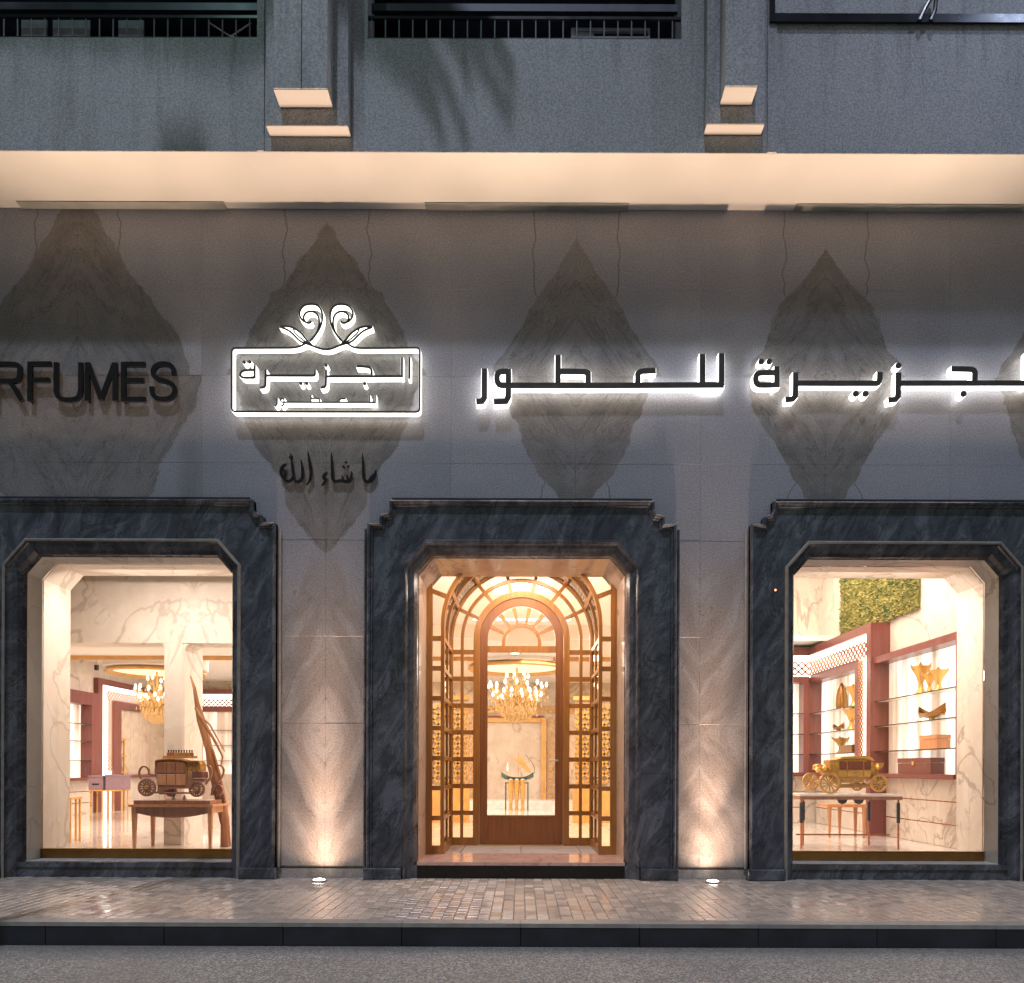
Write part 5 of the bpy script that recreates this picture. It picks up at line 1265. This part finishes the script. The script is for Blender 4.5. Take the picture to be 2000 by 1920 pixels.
# PERFUMES
S4 = 440 / 1336; dP = D - .075
t4 = lambda x, y: W(x * S4, 380 + y * S4, dP)
m4 = dP / F * S4
root = thing('perfumes_sign', 'black metal letters spelling PERFUMES without light at the left edge', 'sign', (t4(480, 0)[0], -.06, t4(0, 1225)[1]))
T_, Bm, hw_ = 1012, 1220, 13.5
Wd = [
 ('P', [[(-420, 1005), (-420, 1232)], rnd_path([(-420, T_), (-340, T_), (-270, T_ + 5), (-270, 1108), (-340, 1112), (-420, 1112)], 2)]),
 ('E', [[(-225, 1000), (-225, 1232)], [(-215, T_), (-90, T_)], [(-215, 1108), (-100, 1108)], [(-215, Bm), (-85, Bm)]]),
 ('R', [[(-45, 1000), (-45, 1232)], rnd_path([(-45, T_ + 1), (50, T_ + 1), (105, T_ + 8), (108, 1060), (100, 1112), (40, 1116), (-45, 1116)], 2), [(45, 1118), (78, 1160), (120, 1232)]]),
 ('F', [[(166, 1000), (166, 1234)], [(176, T_), (292, T_)], [(176, 1108), (282, 1108)]]),
 ('U', [rnd_path([(322, 1003), (322, 1110), (322, 1190), (350, 1222), (400, 1226), (448, 1220), (468, 1185), (468, 1110), (468, 1003)], 2)]),
 ('M', [[(508, 1003), (508, 1230)], [(672, 1003), (672, 1230)], [(512, 1008), (590, 1222)], [(668, 1008), (590, 1222)]]),
 ('E', [[(722, 1000), (722, 1232)], [(732, T_), (850, T_)], [(732, 1108), (842, 1108)], [(732, Bm), (853, Bm)]]),
 ('S', [rnd_path([(1022, 1075), (1018, 1030), (980, 1008), (930, 1010), (898, 1035), (898, 1080), (935, 1105), (985, 1115), (1024, 1140), (1028, 1185), (995, 1218), (930, 1220), (895, 1195), (888, 1145)], 2)]),
]
for li, (ch, strokes) in enumerate(Wd):
    m = MB()
    for k, st in enumerate(strokes):
        p = [t4(*q) for q in st]; m.prism(ribbon(p, hw_ * m4), -.075 - .0004 * k, -.04)
    c_ = t4(*strokes[0][len(strokes[0]) // 2]); m.tube([(c_[0], -.045, c_[1]), (c_[0], .0, c_[1])], .008, 6)
    m.build('letter', 'black_metal', root, smooth=False)

# ------------------------------------------------------------------ light fittings, visible and added
for k, (px, py_) in enumerate([(624, 1722), (1393, 1719)]):
    x = (px - VX) * (D - .24) / F; y = -.24
    t = thing('ground_uplight', ['round in-ground uplight in front of the pier left of the door', 'round in-ground uplight in front of the pier right of the door'][k], 'uplight', (x, y, 0))
    MB().lathe([(.085, 0), (.085, .010), (.070, .014), (.066, .006)], (x, y, .002), 24).build('rim', 'pale_metal', t)
    MB().lathe([(.064, .0), (.062, .018), (.03, .026), (.001, .028)], (x, y, .003), 24).build('lens', 'lamp_lens', t)
    for (ang, pw, tilt) in ((150, 40, -4), (84, 72, -2), (44, 640, 0), (25, 1500, 2), (13, 1000, 4.5)):      # one lens, a narrow beam inside wider ones
        l = bpy.data.lights.new('uplight_lamp', 'SPOT'); l.energy = pw; l.color = (1.0, .69, .50); l.spot_size = R(ang); l.spot_blend = 1.0; l.shadow_soft_size = .03
        o = bpy.data.objects.new('uplight_lamp', l); C.objects.link(o); o.location = (x, y, .05); o.rotation_euler = (R(180 + tilt), 0, 0)
for k, xc in enumerate(XC):  # made-up housings for the added soffit lights
    t = thing('added_cornice_light', ['added uplight trough on top of the left window surround', 'added uplight trough on top of the door surround', 'added uplight trough on top of the right window surround'][k], 'light fitting', (xc, -.06, 4.441), 'added light troughs')
    m = MB(); m.box(xc - 1.52, xc + 1.52, -.118, -.002, 4.4415, 4.452); m.box(xc - 1.52, xc + 1.52, -.118, -.114, 4.452, 4.462); m.build('housing', 'dark_steel', t)
# small orange indicator on the right surround
x, z = W(1513, 1151, D - .07)
t = thing('indicator_lamp', 'tiny orange lamp on the black surround left of the right window', 'lamp', (x, -.062, z))
MB().lathe([(.018, 0), (.018, -.012), (.012, -.016)], (x, -.062, z), 12, 'y').build('housing', 'black_metal', t); MB().lathe([(.014, -.017), (.008, -.024), (.001, -.025)], (x, -.062, z), 12, 'y').build('lens', 'orange_lamp', t)
# blurred shadow on the upper right wall, built as dark bars and a loop
zc_ = W(0, 40, dU)[1]; xa = W(1496, 0, dU)[0]
t = thing('wall_shadow', 'dark bar shaped as a shadow along the upper right wall', 'shadow bar', (xa, YU - .03, zc_))
MB().box(xa, 9.0, YU - .045, YU - .022, zc_ - .045, zc_ + .045).build('shadow_bar', 'black_metal', t)
MB().box(xa, xa + .055, YU - .046, YU - .023, zc_ + .046, 10.4).build('riser', 'black_metal', t)  # upright stroke of the same built shadow
m = MB(); q = [W(x, y, dU - .05) for x, y in [(1790, 40), (1800, 18), (1815, -10), (1822, -5), (1820, 20), (1812, 40)]]; m.tube([(a, YU - .06, b) for a, b in q], .022, 8); m.build('shadow_loop', 'black_metal', t)
# street lamps just outside the frame
for k, (x, y, z) in enumerate(STREET):
    px = x - (.5 if k == 0 else -.6); py_ = y - .2
    t = thing('street_lamp', ['tall street lamp standing left of the shop front', 'tall street lamp standing right of the shop front'][k], 'street lamp', (px, py_, ZR), 'street lamps along the road')
    m = MB(); m.tube([(px, py_, ZR), (px, py_, 8), (px, py_, z + .25)], [.10, .08, .05], 12); m.build('post', 'dark_steel', t)
    m = MB(); m.tube([(px, py_, z + .2), ((px + x) / 2, (py_ + y) / 2, z + .38), (x, y, z + .32)], .035, 8); m.build('arm', 'dark_steel', t)
    m = MB(); m.box(x - .25, x + .25, y - .12, y + .12, z + .27, z + .34); m.build('lamp_head', 'dark_steel', t)
    MB().box(x - .18, x + .18, y - .09, y + .09, z + .262, z + .269).build('lens', 'street_lens', t)
# palm beside the left street lamp; its fronds throw the shadows on the upper wall
pt = thing('palm_tree', 'date palm standing just outside the left of the picture', 'palm tree', (-6.9, -2.3, ZR))
pc = Vector((-6.8, -2.3, 12.3))
m = MB(); m.tube([(-6.9, -2.3, ZR), (-7.0, -2.3, 3), (-6.95, -2.3, 7), (-6.9, -2.3, 10), tuple(pc)], [.24, .2, .17, .16, .19], 12); m.build('trunk', 'palm_bark', pt)
for i, (az, el, L) in enumerate([(1.0, 16, 7.3), (-1.2, 14, 6.9), (0, 18, 7.7), (-1.5, 13, 6.4), (1.5, 15, 7.0), (.6, 17, 7.5), (-.7, 15, 7.2), (1.2, 12, 6.6), (150, 30, 3.0), (170, 5, 3.0), (200, 35, 3.0), (230, 10, 3.0), (120, 20, 2.8), (255, 40, 2.8), (180, 60, 2.8)]):
    a, e = R(az), R(el); m = MB(); p = pc.copy(); dirv = Vector((math.cos(a) * math.cos(e), math.sin(a) * math.cos(e), math.sin(e))); pts = [p.copy()]
    for k in range(12):
        p = p + dirv * (L / 12); dirv = (dirv + Vector((0, 0, -((.035 if k < 7 else .42 + .1 * (i % 3)) if i < 8 else .055 + .026 * k)))).normalized(); pts.append(p.copy())
    m.tube([tuple(q) for q in pts], [.03 - .002 * k for k in range(13)], 5)
    for k in range(2, 13):
        for sgn in (-1, 1):
            for j in range(9 if i < 8 else 2):
                q = pts[k - 1].lerp(pts[k], j / 9 if i < 8 else j * .5); t_ = (pts[k] - pts[k - 1]).normalized(); sd = t_.cross(Vector((0, 0, 1))).normalized() * sgn
                le = .62 * (1 - abs(k - 6) / 9); tip = q + (t_ * .6 + sd * .9 + Vector((0, 0, -.35 - rnd.uniform(0, .3)))).normalized() * le
                w_ = t_ * (.060 if i < 8 else .022); m.add([tuple(q - w_), tuple(q + w_), tuple(tip)], [(0, 1, 2)])
    m.build('frond', 'palm_leaf', pt)
